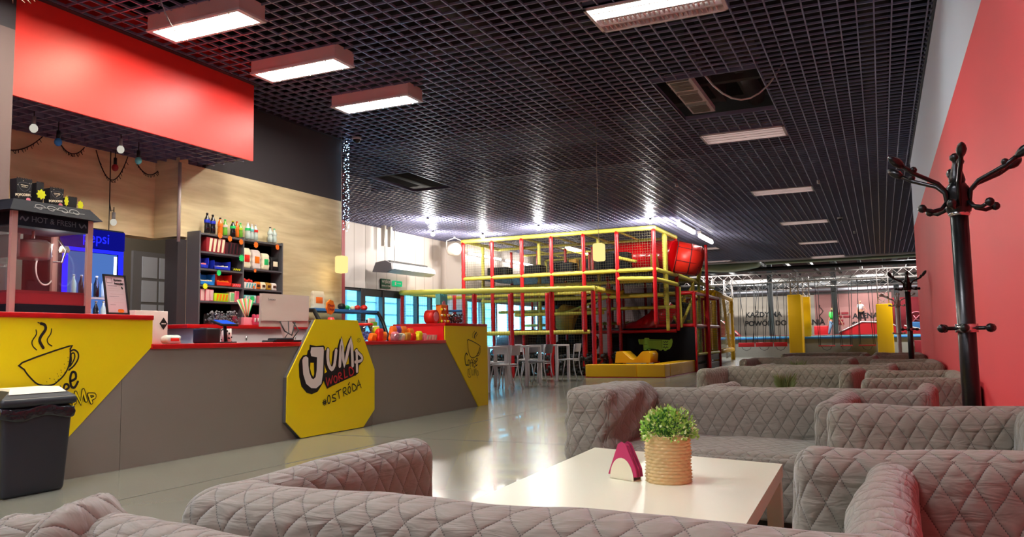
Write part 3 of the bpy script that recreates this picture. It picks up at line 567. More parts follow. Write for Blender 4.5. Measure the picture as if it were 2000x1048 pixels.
for x,y,z,lb in ((-3.55,10.7,2.21,'yellow lantern hanging in front of the play frame'),(-7.1,9.55,2.14,'yellow lantern hanging beside the end of the wood wall')):
    t=thing('pendant_lantern',lb,'pendant lamp',(x,y,z-.13))
    obj('lamp_shade',MB().rbox(x-.075,x+.075,y-.075,y+.075,z-.125,z+.125,.03,.1),'lantern',t)
    obj('cord',MB().cyl((x,y,z+.12),(x,y,CZ),.004,6),'alu',t); lamp('POINT',(x,y,z-.2),1,t,.06,col=(1,.75,.3))
for y0,lb in ((21.9,'nearer tube light on the pale wall behind the play frame netting'),(24.6,'farther tube light on the pale wall behind the play frame netting')):
    t=thing('wall_tube_light',lb,'ceiling light',(-11.45,y0+1,3.7)); obj('light_tube',MB().cyl((-11.45,y0,3.7),(-11.45,y0+2.2,3.7),.035),'tube_light',t); obj('housing',MB().box(-11.6,-11.5,y0,y0+2.2,3.68,3.74),'fix_white',t)
# further lamps of the hall: ceiling battens over the frame and the trampolines
for i,(x,y,z,lb) in enumerate(((-9.2,25.5,3.98,'long bright batten light over the play frame, left'),(-7.2,29.5,3.98,'long bright batten light over the back of the play frame'))):
    t=thing('batten_light',lb,'ceiling light',(x,y,z)); obj('housing',MB().box(x-.08,x+.08,y-1.2,y+1.2,z+.04,z+.1),'fix_white',t); obj('light_tube',MB().cyl((x,y-1.15,z),(x,y+1.15,z),.03),'tube_light',t)
for i,(x,y) in enumerate(((-8,39),(-3,44),(2,39),(-7,47),(0,48))):
    t=thing('hall_light',['far left','middle','far right','back left','back right'][i]+' high bay light over the trampolines','ceiling light',(x,y,5.3))
    obj('housing',MB().box(x-.5,x+.5,y-.15,y+.15,5.32,5.42),'fix_white',t); obj('diffuser',MB().box(x-.48,x+.48,y-.13,y+.13,5.3,5.32),'panel_white',t); lamp('AREA',(x,y,5.25),330,t,1,.3)
# small things on the ceiling
def dome(x,y,label):
    t=thing('dome_camera',label,'camera',(x,y,CZ)); obj('base',MB().cyl((x,y,CZ-.04),(x,y,CZ),.07,16),'fix_white',t)
    obj('dome',MB().lathe([(.06,-.03),(.055,-.06),(.03,-.085),(.0001,-.095)],(x,y,CZ),16),'black_gloss',t)
dome(-7.05,9.85,'white dome camera under the grid next to the fairy lights'); dome(-.85,22.7,'small dark dome camera right of a recessed light')
for x,y,lb in ((-1.0,17.0,'small white sensor on the grid near the red wall'),(-3.6,15.9,'tiny white sensor hanging mid ceiling'),(-.6,26.0,'tiny sensor far along the ceiling')):
    tag(obj('ceiling_sensor',MB().cyl((x,y,CZ-.07),(x,y,CZ),.03,10),'fix_white'),lb,'sensor')
# projector spotlight by entrance
t=thing('spotlight','large white round spotlight beside the entrance wall','spotlight',(-11.4,20.8,3.6))
obj('lamp_head',MB().lathe([(.001,-.22),(.16,-.2),(.2,-.05),(.2,.12),(.14,.2),(.001,.21)],(0,0,0),16).xf(mtx((-11.45,20.9,3.72),(.5,.8,0),(0,0,1))),'white',t)
b=MB(); b.tube([(-11.62,20.75,3.72),(-11.62,20.75,3.98),(-11.4,20.85,4.06),(-11.25,21.0,3.98),(-11.25,21.0,3.74)],.015,8); b.cyl((-11.42,20.87,4.04),(-11.42,20.87,4.12),.03); obj('bracket',b,'white_paint',t)
# heater over the doors
t=thing('air_curtain','long grey air curtain heater hanging over the entrance doors','heater',(-11.7,18.7,2.85))
b=MB(); b.prism([(-11.98,2.86),(-11.9,3.05),(-11.62,3.1),(-11.45,3.02),(-11.42,2.9),(-11.6,2.82)],'y',17.55,19.75); obj('body',b,'heater',t)
b=MB(); b.box(-11.8,-11.6,17.7,19.6,3.1,3.14); obj('top_grille',b,'grey_steel',t); b=MB(); b.prism([(-12.0,2.84),(-11.9,3.08),(-11.6,3.12),(-11.42,3.03),(-11.4,2.88),(-11.6,2.8)],'y',17.46,17.55); obj('end_cap',b,'grey_seat',t)
for x,y in ((-11.8,17.75),(-11.6,17.9),(-11.7,18.05)):
    obj('hanging_rod',MB().cyl((x,y,3.1),(x,y,CZ),.007,8),'steel',t)
for y in (17.8,18.1): tag(obj('wall_duct',MB().box(-11.95,-11.85,y,y+.09,3.55,CZ+.02),'steel'),'shiny metal duct '+('left' if y<18 else 'right')+' of the pair above the air curtain','duct')
s=thing('exit_sign','green exit sign under the air curtain','sign',(-12.2,18.95,2.6)); obj('sign_plate',MB().box(-12.24,-12.19,18.76,19.2,2.55,2.7),'green_em',s)
b=MB(); b.box(-12.19,-12.186,18.82,18.88,2.58,2.67); b.box(-12.19,-12.186,18.94,19.12,2.615,2.635); obj('pictogram',b,'white',s)
s=thing('door_sign','small dark green sign with two white lines above the entrance doors','sign',(-12.2,18.4,2.48)); obj('sign_plate',MB().box(-12.24,-12.2,18.18,18.62,2.46,2.72),'sign_green',s)
text('lettering','WYJŚCIE',.1,PX(18.4,2.64,-12.198),'white',s); text('lettering','EWAKUACYJNE',.06,PX(18.4,2.53,-12.198),'white',s)
# fairy light string on the corner of the wood wall
t=thing('fairy_lights','string of cold white fairy lights hanging down the wall corner','fairy lights',(-7.32,9.95,2.6))
q=MB(); pts=[(-7.33+.02*math.sin(i*1.1),9.95+.02*math.cos(i*1.7),2.72+i*.034) for i in range(41)]; q.tube(pts,.006,5); obj('wire',q,'black',t)
q=MB()
for i in range(110):
    a=random.random()*2*PI; q.ball((-7.32+.035*math.cos(a),9.96+.05*math.sin(a),2.7+i*.0125+random.random()*.01),.0055,6)
tag(obj('led',q,'led',t),None,None,kind='stuff')
# ================================================================ BAR COUNTER
cn=thing('bar_counter','long grey bar counter with red tops and yellow ends','counter',(-5.9,7.5,0))
b=MB(); b.box(-6.35,-5.72,1.2,4.0,.0,1.22); b.box(-6.35,-5.72,4.0,11.45,0,.97); b.box(-6.55,-5.72,10.12,11.45,.97,1.22); b.box(-6.35,-5.72,4.0,5.0,.97,1.22)
obj('body',b,'grey_counter',cn)
b=MB(); ys=[1.2,3.7,4.9,5.35,8.6,11.45]
for a,c in ((1.2,4.715),(4.72,8.3),(8.305,11.45)): b.box(-5.72,-5.71,a,c,0,.975)
obj('front_panel',b,'grey_counter',cn)
obj('counter_top',MB().bev(-6.4,-5.69,5.0,10.12,.975,1.02,.006),'red_top',cn)
obj('counter_top',MB().bev(-6.4,-5.69,1.2,5.01,1.225,1.265,.006),'red_top',cn)
obj('counter_top',MB().bev(-6.58,-5.69,10.1,11.46,1.225,1.265,.006),'red_top',cn)
obj('side_panel',MB().box(-6.56,-5.72,10.1,10.13,1.02,1.225),'red_face',cn); obj('side_panel',MB().box(-6.4,-5.72,4.99,5.008,1.02,1.225),'yellow',cn)
yl=MB().prism([(1.2,-.0),(3.93,0.0),(4.22,.29),(5.01,1.0),(5.01,1.225),(1.2,1.225)],'x',-5.709,-5.706); 
pl=obj('yellow_panel',MB().prism([(1.2,.0),(3.93,0.0),(4.22,.29),(5.01,1.0),(5.01,1.225),(1.2,1.225)],'x',-5.709,-5.706),'yellow',cn)
ax=lambda X:(lambda u,v,o:(X+o,u,v))
art('coffee_logo',ART['cupl'],ax(-5.706),pl)
pr_=obj('yellow_panel',MB().prism([(10.1,1.225),(10.1,1.02),(10.15,.98),(11.13,.0),(11.46,.0),(11.46,1.225)],'x',-5.71,-5.695),'yellow',cn)
art('coffee_logo',ART['cupr'],ax(-5.695),pr_)
K8=5.65/5.605
oc=lambda L,g=0:[(y*K8+(g if y<7.4 else -g),max(.006,(z-1)*K8+1-g)) for y,z in L]
OCT=[(7.08,1.265),(7.85,1.265),(8.2,.68),(8.2,.2),(7.97,.015),(6.85,.015),(6.62,.2),(6.63,.66)]
ob=obj('octagon_panel',MB().prism(oc(OCT),'x',-5.662,-5.65),['yellow'],cn); obj('octagon_backing',MB().prism(oc(OCT,.004),'x',-5.707,-5.662),'shelf_grey',cn)
art('brand_logo',ART['logo'],ax(-5.65),ob)
# ================================================================ BEHIND THE BAR
bc=thing('back_counter','white back counter with red worktop under the snack shelf','counter',(-7.1,8.0,0))
obj('body',MB().box(-7.36,-6.92,6.62,8.58,0,1.19),'white_paint',bc); obj('counter_top',MB().bev(-7.365,-6.88,6.5,8.58,1.19,1.235,.006),'red_top',bc)
for y in (7.42,8.3): obj('door_handle',MB().cyl((-6.9,y,1.05),(-6.9,y,1.1),.012),'chrome',bc)
# shelf unit
SX=-7.17; sh=thing('shelf_unit','grey open shelf unit full of sweets against the wood wall','shelf',(-7.27,7.65,1.235))
for y in (6.93,7.635,8.35): obj('side_panel',MB().box(-7.365,SX,y,y+.022,1.236,2.335),'shelf_grey',sh); obj('back_panel',MB().box(-7.368,-7.355,6.95,8.36,1.24,2.3),'maroon',sh)
for z in (1.52,1.705,1.9,2.1,2.315): obj('shelf_board',MB().box(-7.355,SX,6.952,7.635,z-.02,z),'shelf_grey',sh)
for z in (1.52,1.70,1.955,2.315): obj('shelf_board',MB().box(-7.355,SX,7.657,8.35,z-.02,z),'shelf_grey',sh)
# bottles on top
def bottle(x,y,z,h,r,body,cap,label,lab='white'):
    t=thing('drink_bottle',label,'bottle',(x,y,z),'drink bottles on the shelf unit')
    obj('bottle_body',MB().lathe([(r*.8,0),(r,.02*h),(r,.3*h),(r*.88,.42*h),(r,.55*h),(r*.95,.68*h),(r*.4,.86*h),(r*.36,.93*h)],(x,y,z),14),body,t)
    obj('bottle_label',MB().lathe([(r*1.02,.5*h),(r*1.03,.52*h),(r*1.03,.64*h),(r*1.0,.66*h)],(x,y,z),14),lab,t)
    obj('bottle_cap',MB().cyl((x,y,z+.93*h),(x,y,z+h),r*.42,10),cap,t)
BT=[(7.12,.24,.034,'cola','black_gloss','blue_pl','dark cola bottle with blue label, leftmost on the shelf'),(7.21,.23,.033,'cola','black_gloss','blue_pl','dark cola bottle with blue label, second from the left'),
(7.33,.21,.032,'orange_drink','black_gloss','orange','orange drink bottle with dark cap on the shelf'),(7.41,.2,.03,'green_drink','green_pl','white','pale green drink bottle beside the orange one'),
(7.54,.2,.034,'cola','yellow_card','green_card','iced tea bottle with yellow cap and green label'),(7.61,.2,.028,'orange_drink','red_pl','orange','slim red-capped orange bottle in the middle trio'),(7.67,.19,.03,'green_drink','green_pl','lime','green bottle with green cap, right of the middle trio'),
(7.80,.21,.036,'clear_drink','white','green_pl','clear bottle with green label, left of the striped one'),(7.87,.2,.03,'clear_drink','white','teal','clear bottle with teal label in the right-hand trio'),(7.94,.2,.03,'clear_drink','white','red_pl','clear bottle with a red label above the crisps'),
(8.21,.2,.034,'clear_drink','black_gloss','clear_drink','clear water bottle with dark cap, left of the last pair'),(8.29,.19,.032,'clear_drink','green_pl','clear_drink','clear water bottle with green cap, rightmost on the shelf')]
for y,h,r,bd,cp,lb,lab in BT: bottle(-7.25,y,2.335,h,r,bd,cp,lab,lb)
def star(x,y,z,r,m,label,n=10,flat=False):
    P=[]
    for i in range(2*n): a=PI*i/n; rr=r if i%2==0 else r*.68; P.append((y+rr*math.cos(a),z+rr*math.sin(a)))
    tag(obj('price_star',MB().prism(P,'x',x-.002,x),m),label,'price tag','star price tags')
for y,z,r,m,lb in ((7.24,2.31,.042,'orange_card','orange star tag under the orange drink'),(7.40,2.29,.042,'orange_card','orange star tag under the green drink'),(7.59,2.27,.042,'orange_card','orange star tag at the shelf middle post'),(7.85,2.26,.045,'orange_card','orange star tag under the clear bottle trio'),(8.25,2.27,.042,'orange_card','orange star tag at the right end of the shelf top'),
 (7.60,2.07,.05,'green_card','green star tag on the chocolate shelf'),(7.23,1.86,.04,'green_card','green star tag between the dark blue trays'),(7.02,1.69,.042,'yellow_card','yellow star tag at the left on the light blue tray'),(7.84,1.93,.028,'orange_card','small orange star tag under the crisp packets'),(7.80,1.52+.05,.045,'green_card','green star tag on the lowest right shelf'),(7.82,1.72,.022,'orange_card','tiny orange tag on the white sweet carton'),(7.5,1.29+.03,.05,'darkpink','pink star tag at the bottom of the shelf unit')):
    star(SX+.012,y,z,r,m,lb)
def sbox(name,y0,y1,z0,z1,m,label,cat='box',x0=-7.33,x1=-7.19,open_=False,stripes=None):
    t=thing(name,label,cat,((x0+x1)/2,(y0+y1)/2,z0))
    if open_:
        b=MB(); th=.008; b.box(x0,x1,y0,y0+th,z0,z1); b.box(x0,x1,y1-th,y1,z0,z1); b.box(x0,x0+th,y0,y1,z0,z1); b.box(x1-th,x1,y0,y1,z0,z0+(z1-z0)*.35); b.box(x0,x1,y0,y1,z0,z0+th)
        obj('tray',b,m,t)
        q=MB(); 
        for i in range(14): q.rbox(x0+.02,x1-.02,y0+.012+(y1-y0-.03)*i/14,y0+.01+(y1-y0-.03)*(i+.8)/14,z0+.01,z0+(z1-z0)*(.38+.15*random.random()),.003,.1,1)
        tag(obj('sweets',q,stripes or 'pink',t),None,None,kind='stuff')
    else:
        obj('carton',MB().bev(x0,x1,y0,y1,z0,z1,.004),m,t)
        if stripes:
            q=MB(); 
            for k in range(4): yy=y0+(y1-y0)*(.12+.22*k); q.prism([(yy,z0+.01),(yy+(y1-y0)*.1,z0+.01),(yy+(y1-y0)*.2,z1-.01),(yy+(y1-y0)*.06,z1-.01)],'x',x1,x1+.002)
            obj('print',q,stripes,t)
    return t
sbox('chocolate_box',7.06,7.36,2.102,2.28,'popred','red carton of chocolate bars at the top left of the shelf',stripes='cream')
sbox('chocolate_box',7.37,7.62,2.102,2.25,'maroon','dark carton with red lettering beside the red chocolate carton',stripes='black')
sbox('sweet_tray',6.97,7.1,1.902,2.03,'blue_pl','dark blue tray of bars at the far left',open_=True)
sbox('sweet_tray',7.18,7.45,1.902,2.01,'blue_pl','dark blue tray of bars in the middle of the second shelf',open_=True,stripes='cream')
sbox('sweet_tray',7.48,7.62,1.902,1.945,'black','low black tray of small bars at the right of the second shelf',stripes='yellow_card')
sbox('sweet_tray',6.97,7.2,1.707,1.84,'blue2','light blue tray of sweets on the third shelf',open_=True,stripes='cream')
sbox('sweet_tray',7.22,7.47,1.707,1.85,'red_pl','orange-red slatted tray on the third shelf',open_=True,stripes='orange')
sbox('sweet_tray',7.48,7.63,1.707,1.75,'red_pl','low red tray beside the orange-red tray',stripes='pink')
for k,(y,m) in enumerate(((6.98,'pink'),(7.06,'pink'),(7.12,'darkpink'))): sbox('sweet_carton',y,y+.06,1.522,1.66,m,['left','middle','right'][k]+' of three pink sweet tubs on the fourth shelf',stripes='white')
sbox('sweet_carton',7.2,7.42,1.522,1.62,'lime','lime green carton on the fourth shelf',stripes='orange')
sbox('sweet_carton',7.45,7.52,1.522,1.64,'cream','tall cream carton on the fourth shelf',stripes='green_pl')
sbox('sweet_carton',7.53,7.6,1.522,1.66,'pink','pink carton beside the tall cream one',stripes='darkpink')
def bag(name,y,w,z,h,m,label,x=-7.25,cat='packet',m2=None,d=.05,lean=.0):
    t=thing(name,label,cat,(x,y,z))
    def ds(p,n):
        k=(p[2]-z)/h; return (p[0]*(1)+ (x-p[0])*max(0,(k-.8)*4)*.8+lean*k, p[1]+.006*math.sin(p[2]*90+y*50)+lean*k, p[2])
    obj('packet_body',MB().rbox(x-d,x+d,y-w/2,y+w/2,z,z+h,min(d,w/2)*.45,.02,3,ds),m,t)
    if m2: obj('print',MB().rbox(x+d-.002,x+d+.003,y-w*.3,y+w*.3,z+h*.3,z+h*.65,.003,.05,1),m2,t)
    return t
bag('crisp_packet',7.74,.15,1.957,.26,'cream','red and white crisp packet, leftmost of four',m2='red_pl'); bag('crisp_packet',7.92,.14,1.957,.25,'white','white and brown crisp packet, second of four',m2='orange'); bag('crisp_packet',8.09,.13,1.957,.22,'cream','cream crisp packet with green top, third of four',m2='green_pl'); bag('crisp_packet',8.26,.14,1.957,.19,'black','black crisp packet, rightmost of four',m2='cream')
sbox('sweet_carton',7.69,7.9,1.702,1.78,'white','white carton of red lollies on the right shelf',stripes='teal')
for i in range(5): tag(obj('lollipop_pack',MB().ball((-7.24,7.7+.04*i,1.80+.012*(i%2)),.02,8),'red_pl'),['first','second','third','fourth','fifth'][i]+' from the left of the round red lollies in the white carton','lolly','red lollies in the white carton')
for i,(m,l) in enumerate((('orange','orange'),('cream','cream'),('ochre','brown'),('white','white'))): bag('biscuit_packet',7.97+.1*i,.09,1.702,.1,m,l+' small packet on the right shelf below the crisps',m2='brown',d=.03)
sbox('sweet_carton',7.67,7.9,1.522,1.62,'teal','teal carton on the lowest right shelf',stripes='white'); sbox('sweet_carton',7.95,8.3,1.522,1.62,'pink','pale pink carton behind the monitor',stripes='brown')
# things in front of the shelf bottom
t=thing('sweet_bag_tub','wide clear tub full of small grey-blue sweets','tub',(-7.05,7.15,1.237)); obj('tub',MB().rbox(-7.15,-6.95,6.98,7.4,1.237,1.37,.02,.1),'clear_plastic',t)
q=MB()
for i in range(120): q.ball((-7.14+.17*random.random(),7.0+.38*random.random(),1.25+.15*random.random()),.012,6)
tag(obj('sweets',q,'grey_seat',t),None,None,kind='stuff')
t=thing('straw_stand','fan of striped sherbet straws in a display box','sweets',(-6.98,7.5,1.237)); obj('display_box',MB().bev(-7.04,-6.94,7.42,7.62,1.237,1.33,.004),'pink',t)
for i in range(14):
    a=(i-6.5)*.07; obj('straw',MB().cyl((-6.99,7.52,1.3),(-6.99,7.49+math.sin(a)*.3,1.3+math.cos(a)*.26),.008,6),['cream','green_pl','orange','pink'][i%4],t)
for i in range(6):
    y=7.52+.055*i; m=['darkpink','darkpink','darkpink','darkpink','maroon','maroon'][i]; bb=bag('lolly_tube',y+.06,.045,1.237,.13,m,['first','second','third','fourth','fifth','sixth'][i]+' from the left of the dark pink sweet tubes on the back counter',x=-6.93,m2='white',d=.02)
for i in range(6):
    y=7.9+.055*i; t=thing('syrup_bottle',['first','second','third','fourth','fifth','sixth'][i]+' from the left of the yellow-capped dark bottles behind the monitor','bottle',(-6.95,y,1.237)); obj('bottle_body',MB().lathe([(.02,0),(.022,.01),(.022,.09),(.01,.11)],(-6.95,y,1.237),10),'dark_pad',t); obj('bottle_cap',MB().lathe([(.018,.1),(.02,.12),(.012,.15),(.001,.155)],(-6.95,y,1.237),10),'yellow_card',t)
# fridge
fr=thing('drinks_fridge','tall drinks fridge with blue lit frame and bottles inside','fridge',(-7.35,5.6,0))
obj('body',MB().bev(-7.75,-7.22,5.2,5.955,0,2.21,.015),'dark_pad',fr); obj('canopy_panel',MB().box(-7.22,-7.2,5.22,5.94,2.0,2.19),'canopy_blue',fr)
text('lettering','pepsi',.15,PX(5.6,2.1,-7.197),'pepsi_blue',fr)
obj('interior',MB().box(-7.219,-7.21,5.3,5.86,.9,1.95),'fridge_in',fr)
b=MB(); b.box(-7.205,-7.19,5.24,5.29,.85,1.98); b.box(-7.205,-7.19,5.87,5.92,.85,1.98); b.box(-7.205,-7.19,5.24,5.92,1.955,1.99); obj('door_frame',b,'pepsi_blue',fr)
obj('light_strip',MB().box(-7.2,-7.19,5.815,5.84,.9,1.93),'fridge_led',fr)
for z in (1.0,1.25,1.5): obj('shelf',MB().box(-7.205,-7.15,5.3,5.86,z-.02,z),'alu',fr)
k=0
for z in (1.25,1.5):
    for i in range(6):
        y=5.345+.085*i; bt=thing('fridge_bottle',['first','second','third','fourth','fifth','sixth'][i]+' bottle from the left on the '+('upper' if z==1.5 else 'lower')+' lit fridge shelf','bottle',(-7.175,y,z),'bottles in the fridge')
        obj('bottle_body',MB().lathe([(.026,0),(.028,.02),(.028,.13),(.011,.18),(.011,.2)],(-7.175,y,z),10),'cola' if i%2 else 'clear_drink',bt); obj('bottle_cap',MB().cyl((-7.175,y,z+.2),(-7.175,y,z+.215),.013,8),'white',bt)
lamp('POINT',(-7.05,5.6,1.7),2.0,fr,.1,col=(.25,.35,1))
# popcorn machine
pm=thing('popcorn_machine','popcorn machine with dark roof and glass sides on the high counter','popcorn machine',(-6.1,4.2,1.265))
X0,X1,Y0,Y1=-6.3,-5.85,3.84,4.52
for x in (X0,X1-.03):
    for y in (Y0,Y1-.045): obj('corner_post',MB().box(x,x+.03,y,y+.045,1.27,2.04),'copper',pm)
obj('base',MB().box(X0+.01,X1-.01,Y0+.03,Y1-.03,1.268,1.335),'popdark',pm)
obj('tray',MB().box(X0+.02,X1-.02,Y0+.05,Y1-.05,1.336,1.44),'popred',pm)
obj('top_panel',MB().box(X0+.01,X1-.004,Y0+.045,Y1-.045,1.925,2.04),'popdark',pm)
rf=obj('roof',MB().hexa([(X0-.05,Y0-.05,2.04),(X1+.05,Y0-.05,2.03),(X1+.05,Y1+.05,2.03),(X0-.05,Y1+.05,2.04),(X0,Y0,2.125),(X1-.02,Y0+.02,2.125),(X1-.02,Y1-.02,2.125),(X0,Y1,2.125)]),'popdark',pm)
text('lettering','HOT & FRESH',.062,PX((Y0+Y1)/2,1.98,X1-.002),'ornament',pm)
def scroll(cx,cz,s):
    return [(cx+s*.05*math.cos(a)*(1-a/9),cz+.03*math.sin(a)*(1-a/9)) for a in [i*.5 for i in range(14)]]
toS=lambda u,v,o:(X1+.05-(v-2.03)*.74+o+.003,u,v)
art('ornament',[('stroke','ornament',.006,scroll(Y0+.2+.1*i,2.077,1 if i<2 else -1)) for i in range(4)]+[('stroke','ornament',.004,[(Y0+.15,2.072),(Y0+.3,2.08),(Y0+.45,2.068),(Y0+.58,2.075)])],toS,rf)
art('ornament',[('stroke','ornament',.012,[(Y0+.065,1.97),(Y0+.08,1.99),(Y0+.105,1.965),(Y0+.125,1.99)]),('stroke','ornament',.012,[(Y1-.125,1.99),(Y1-.105,1.965),(Y1-.08,1.99),(Y1-.065,1.97)])],lambda u,v,o:(X1-.003+o,u,v),pm)
lamp('POINT',(-6.05,4.3,1.8),4,pm,.05,col=(1,.8,.75))
b=MB(); b.box(X1-.012,X1-.008,Y0+.045,Y1-.045,1.42,1.925); b.box(X0+.03,X1-.03,Y0+.012,Y0+.016,1.42,1.93); b.box(X0+.03,X1-.03,Y1-.016,Y1-.012,1.42,1.93); obj('glass_panel',b,'glass',pm)
kt=obj('kettle',MB().lathe([(.11,0),(.13,.01),(.135,.12),(.14,.125),(.12,.13)],(-6.07,4.16,1.70),24),'steel',pm); obj('kettle_lid',MB().lathe([(.12,.13),(.1,.15),(.02,.16),(.001,.16)],(-6.07,4.16,1.70),24),'steel',pm)
b=MB(); b.cyl((-6.07,4.16,1.84),(-6.07,4.16,1.95),.012); b.tube([(-5.95,4.25,1.68),(-5.94,4.32,1.68),(-5.95,4.36,1.78),(-6.0,4.33,1.87)],.007,8); b.box(-6.2,-5.95,3.96,3.975,1.7,1.88); obj('kettle_bracket',b,'steel',pm)
obj('logo_ring',MB().tube([(-6.28,4.42+.085*math.cos(a),1.66+.14*math.sin(a)) for a in [i*PI/12 for i in range(24)]],.007,6,closed=True),'white',pm)
obj('inner_lamp',MB().lathe([(.035,0),(.04,.02),(.03,.05)],(-6.0,4.38,1.77),14),'cream',pm); obj('back_panel',MB().box(X0,X0+.01,Y0+.03,Y1-.03,1.44,1.93),'glass',pm)
# popcorn bags on the machine roof
def popbag(y,w,h,label,x=-5.98,face=True,depth=.08,z=2.126):
    t=thing('popcorn_bag',label,'popcorn bag',(x,y,z),'popcorn bags on the machine')
    b=MB(); n=9; s=.86
    b.hexa([(x-depth/2,y-w/2*s,z),(x+depth/2,y-w/2*s,z),(x+depth/2,y+w/2*s,z),(x-depth/2,y+w/2*s,z),(x-depth/2,y-w/2,z+h),(x+depth/2,y-w/2,z+h),(x+depth/2,y+w/2,z+h),(x-depth/2,y+w/2,z+h)])
    for i in range(n): yy=y-w/2+w*(i+.5)/n; b.prism([(yy-w/n/2,z+h),(yy+w/n/2,z+h),(yy,z+h+.012)],'x',x+depth/2-.004,x+depth/2)
    bo=obj('bag',b,'brown' if 0 else 'dark_cloth',t)
    if face:
        X=x+depth/2; art('print',[('stroke','ornament',.004,[(y-w*.36,z+h*.8),(y,z+h*.86),(y+w*.36,z+h*.8),(y+w*.3,z+h*.6),(y,z+h*.45),(y-w*.3,z+h*.6),(y-w*.36,z+h*.8)]),('stroke','cream',.005,[(y-w*.22,z+h*.73),(y+w*.22,z+h*.73)]),('stroke','cream',.003,[(y-w*.18,z+h*.65),(y+w*.18,z+h*.65)]),
          ('stroke','pink',.03,[(y+w*.25,z+h*.1),(y+w*.3,z+h*.1)])]+[('stroke','cream',.006,[(y+w*(random.random()-.5)*.9,z+h*random.random()),]*2) for _ in range(10)],ax(X),t)
        text('lettering','POPCORN',w*.2,mtx((X+.002,y-.01,z+h*.28),(0,1,.12),(0,-.12,1)),'cream',t,bold=.0012)
popbag(3.985,.125,.17,'largest black popcorn bag, leftmost on the machine roof'); popbag(4.12,.06,.165,'narrow popcorn bag with a yellow star on the machine roof',x=-5.99,face=False)
popbag(4.255,.12,.14,'second black popcorn bag in the middle of the machine roof'); popbag(4.395,.08,.09,'small plain black popcorn bag, rightmost on the machine roof',face=False)
def popstar(y,z,r,label,sq=1):
    P=[(y+(r if i%2==0 else r*.72)*math.cos(PI*i/8)*sq,z+(r if i%2==0 else r*.72)*math.sin(PI*i/8)) for i in range(16)]
    tag(obj('price_star',MB().prism(P,'x',-5.936,-5.933),'yellow_card'),label,'price tag','star price tags')
popstar(4.12,2.20,.042,'yellow star tag on the narrow popcorn bag'); popstar(4.335,2.18,.045,'folded narrow yellow star tag right of the second popcorn bag',.45); popstar(4.46,2.165,.04,'yellow star tag on the smallest popcorn bag',.75)
# framed notice
t=thing('notice_frame','black framed notice headed System kaucyjny leaning on the high counter','notice',(-5.8,4.72,1.265))
P0=Vector((-5.78,4.61,1.268)); ux=Vector((0.02,1,0)).normalized(); uz=Vector((-.12,-.06,1)).normalized(); W_,H_=.215,.335
def slab(a,b,c,d,o0,o1):
    nrm=ux.cross(uz); pts=[]
    for o in (o0,o1): pts+=[P0+ux*a+uz*c+nrm*o,P0+ux*b+uz*c+nrm*o,P0+ux*b+uz*d+nrm*o,P0+ux*a+uz*d+nrm*o]
    return pts
b=MB(); b.hexa(slab(0,.015,0,H_,0,.012)); b.hexa(slab(W_-.015,W_,0,H_,0,.012)); b.hexa(slab(0,W_,0,.015,0,.012)); b.hexa(slab(0,W_,H_-.015,H_,0,.012)); obj('frame',b,'black_pl',t)
obj('paper',MB().hexa(slab(.012,W_-.012,.012,H_-.012,0,.006)),'paper',t)
T=lambda u,v:mtx(tuple(P0+ux*u+uz*v+ux.cross(uz)*.0075),tuple(ux),tuple(uz))
text('lettering','System',.027,T(.135,.29),'black',t,bold=.0006); text('lettering','kaucyjny',.026,T(.145,.262),'black',t,bold=.0006)
toN=lambda u,v,o:tuple(P0+ux*u+uz*v+ux.cross(uz)*(.0065+o))
art('print',[('stroke','black',.0025,[(.03,.305),(.08,.305),(.08,.265),(.03,.265),(.03,.305)]),('stroke','black',.003,[(.035,.24),(.12,.24)]),('stroke','copper',.0015,[(.04,.22),(.15,.215)]),('stroke','copper',.0015,[(.04,.2),(.14,.2)]),('stroke','copper',.0015,[(.05,.17),(.18,.17)]),('stroke','black',.002,[(.04,.15),(.13,.15)]),('stroke','copper',.001,[(.08,.13),(.18,.13)]),('stroke','copper',.001,[(.08,.1),(.17,.1)]),('stroke','black',.002,[(.04,.08),(.09,.08)]),('stroke','black',.014,[(.165,.23),(.17,.22)]),('stroke','orange',.03,[(.12,.03),(.15,.03)])],toN,t,smooth=False)
# stacked pale box beside notice
t=thing('cardboard_box','pale box with a black diamond printed on it','box',(-6.1,5.4,1.02)); obj('carton',MB().bev(-6.3,-5.98,5.06,5.42,1.021,1.32,.004),'white',t)
obj('diamond_print',MB().prism([(5.325,1.205),(5.37,1.26),(5.415,1.205),(5.37,1.15)],'x',-5.98,-5.977),'black',t); obj('diamond_bar',MB().box(-5.977,-5.975,5.345,5.395,1.2,1.21),'white',t)
bag('wrapped_snack',5.35,.16,1.02,.08,'clear_drink','crumpled clear wrapped snack beside the diamond box',x=-5.86,cat='snack',m2='red_pl',d=.05)
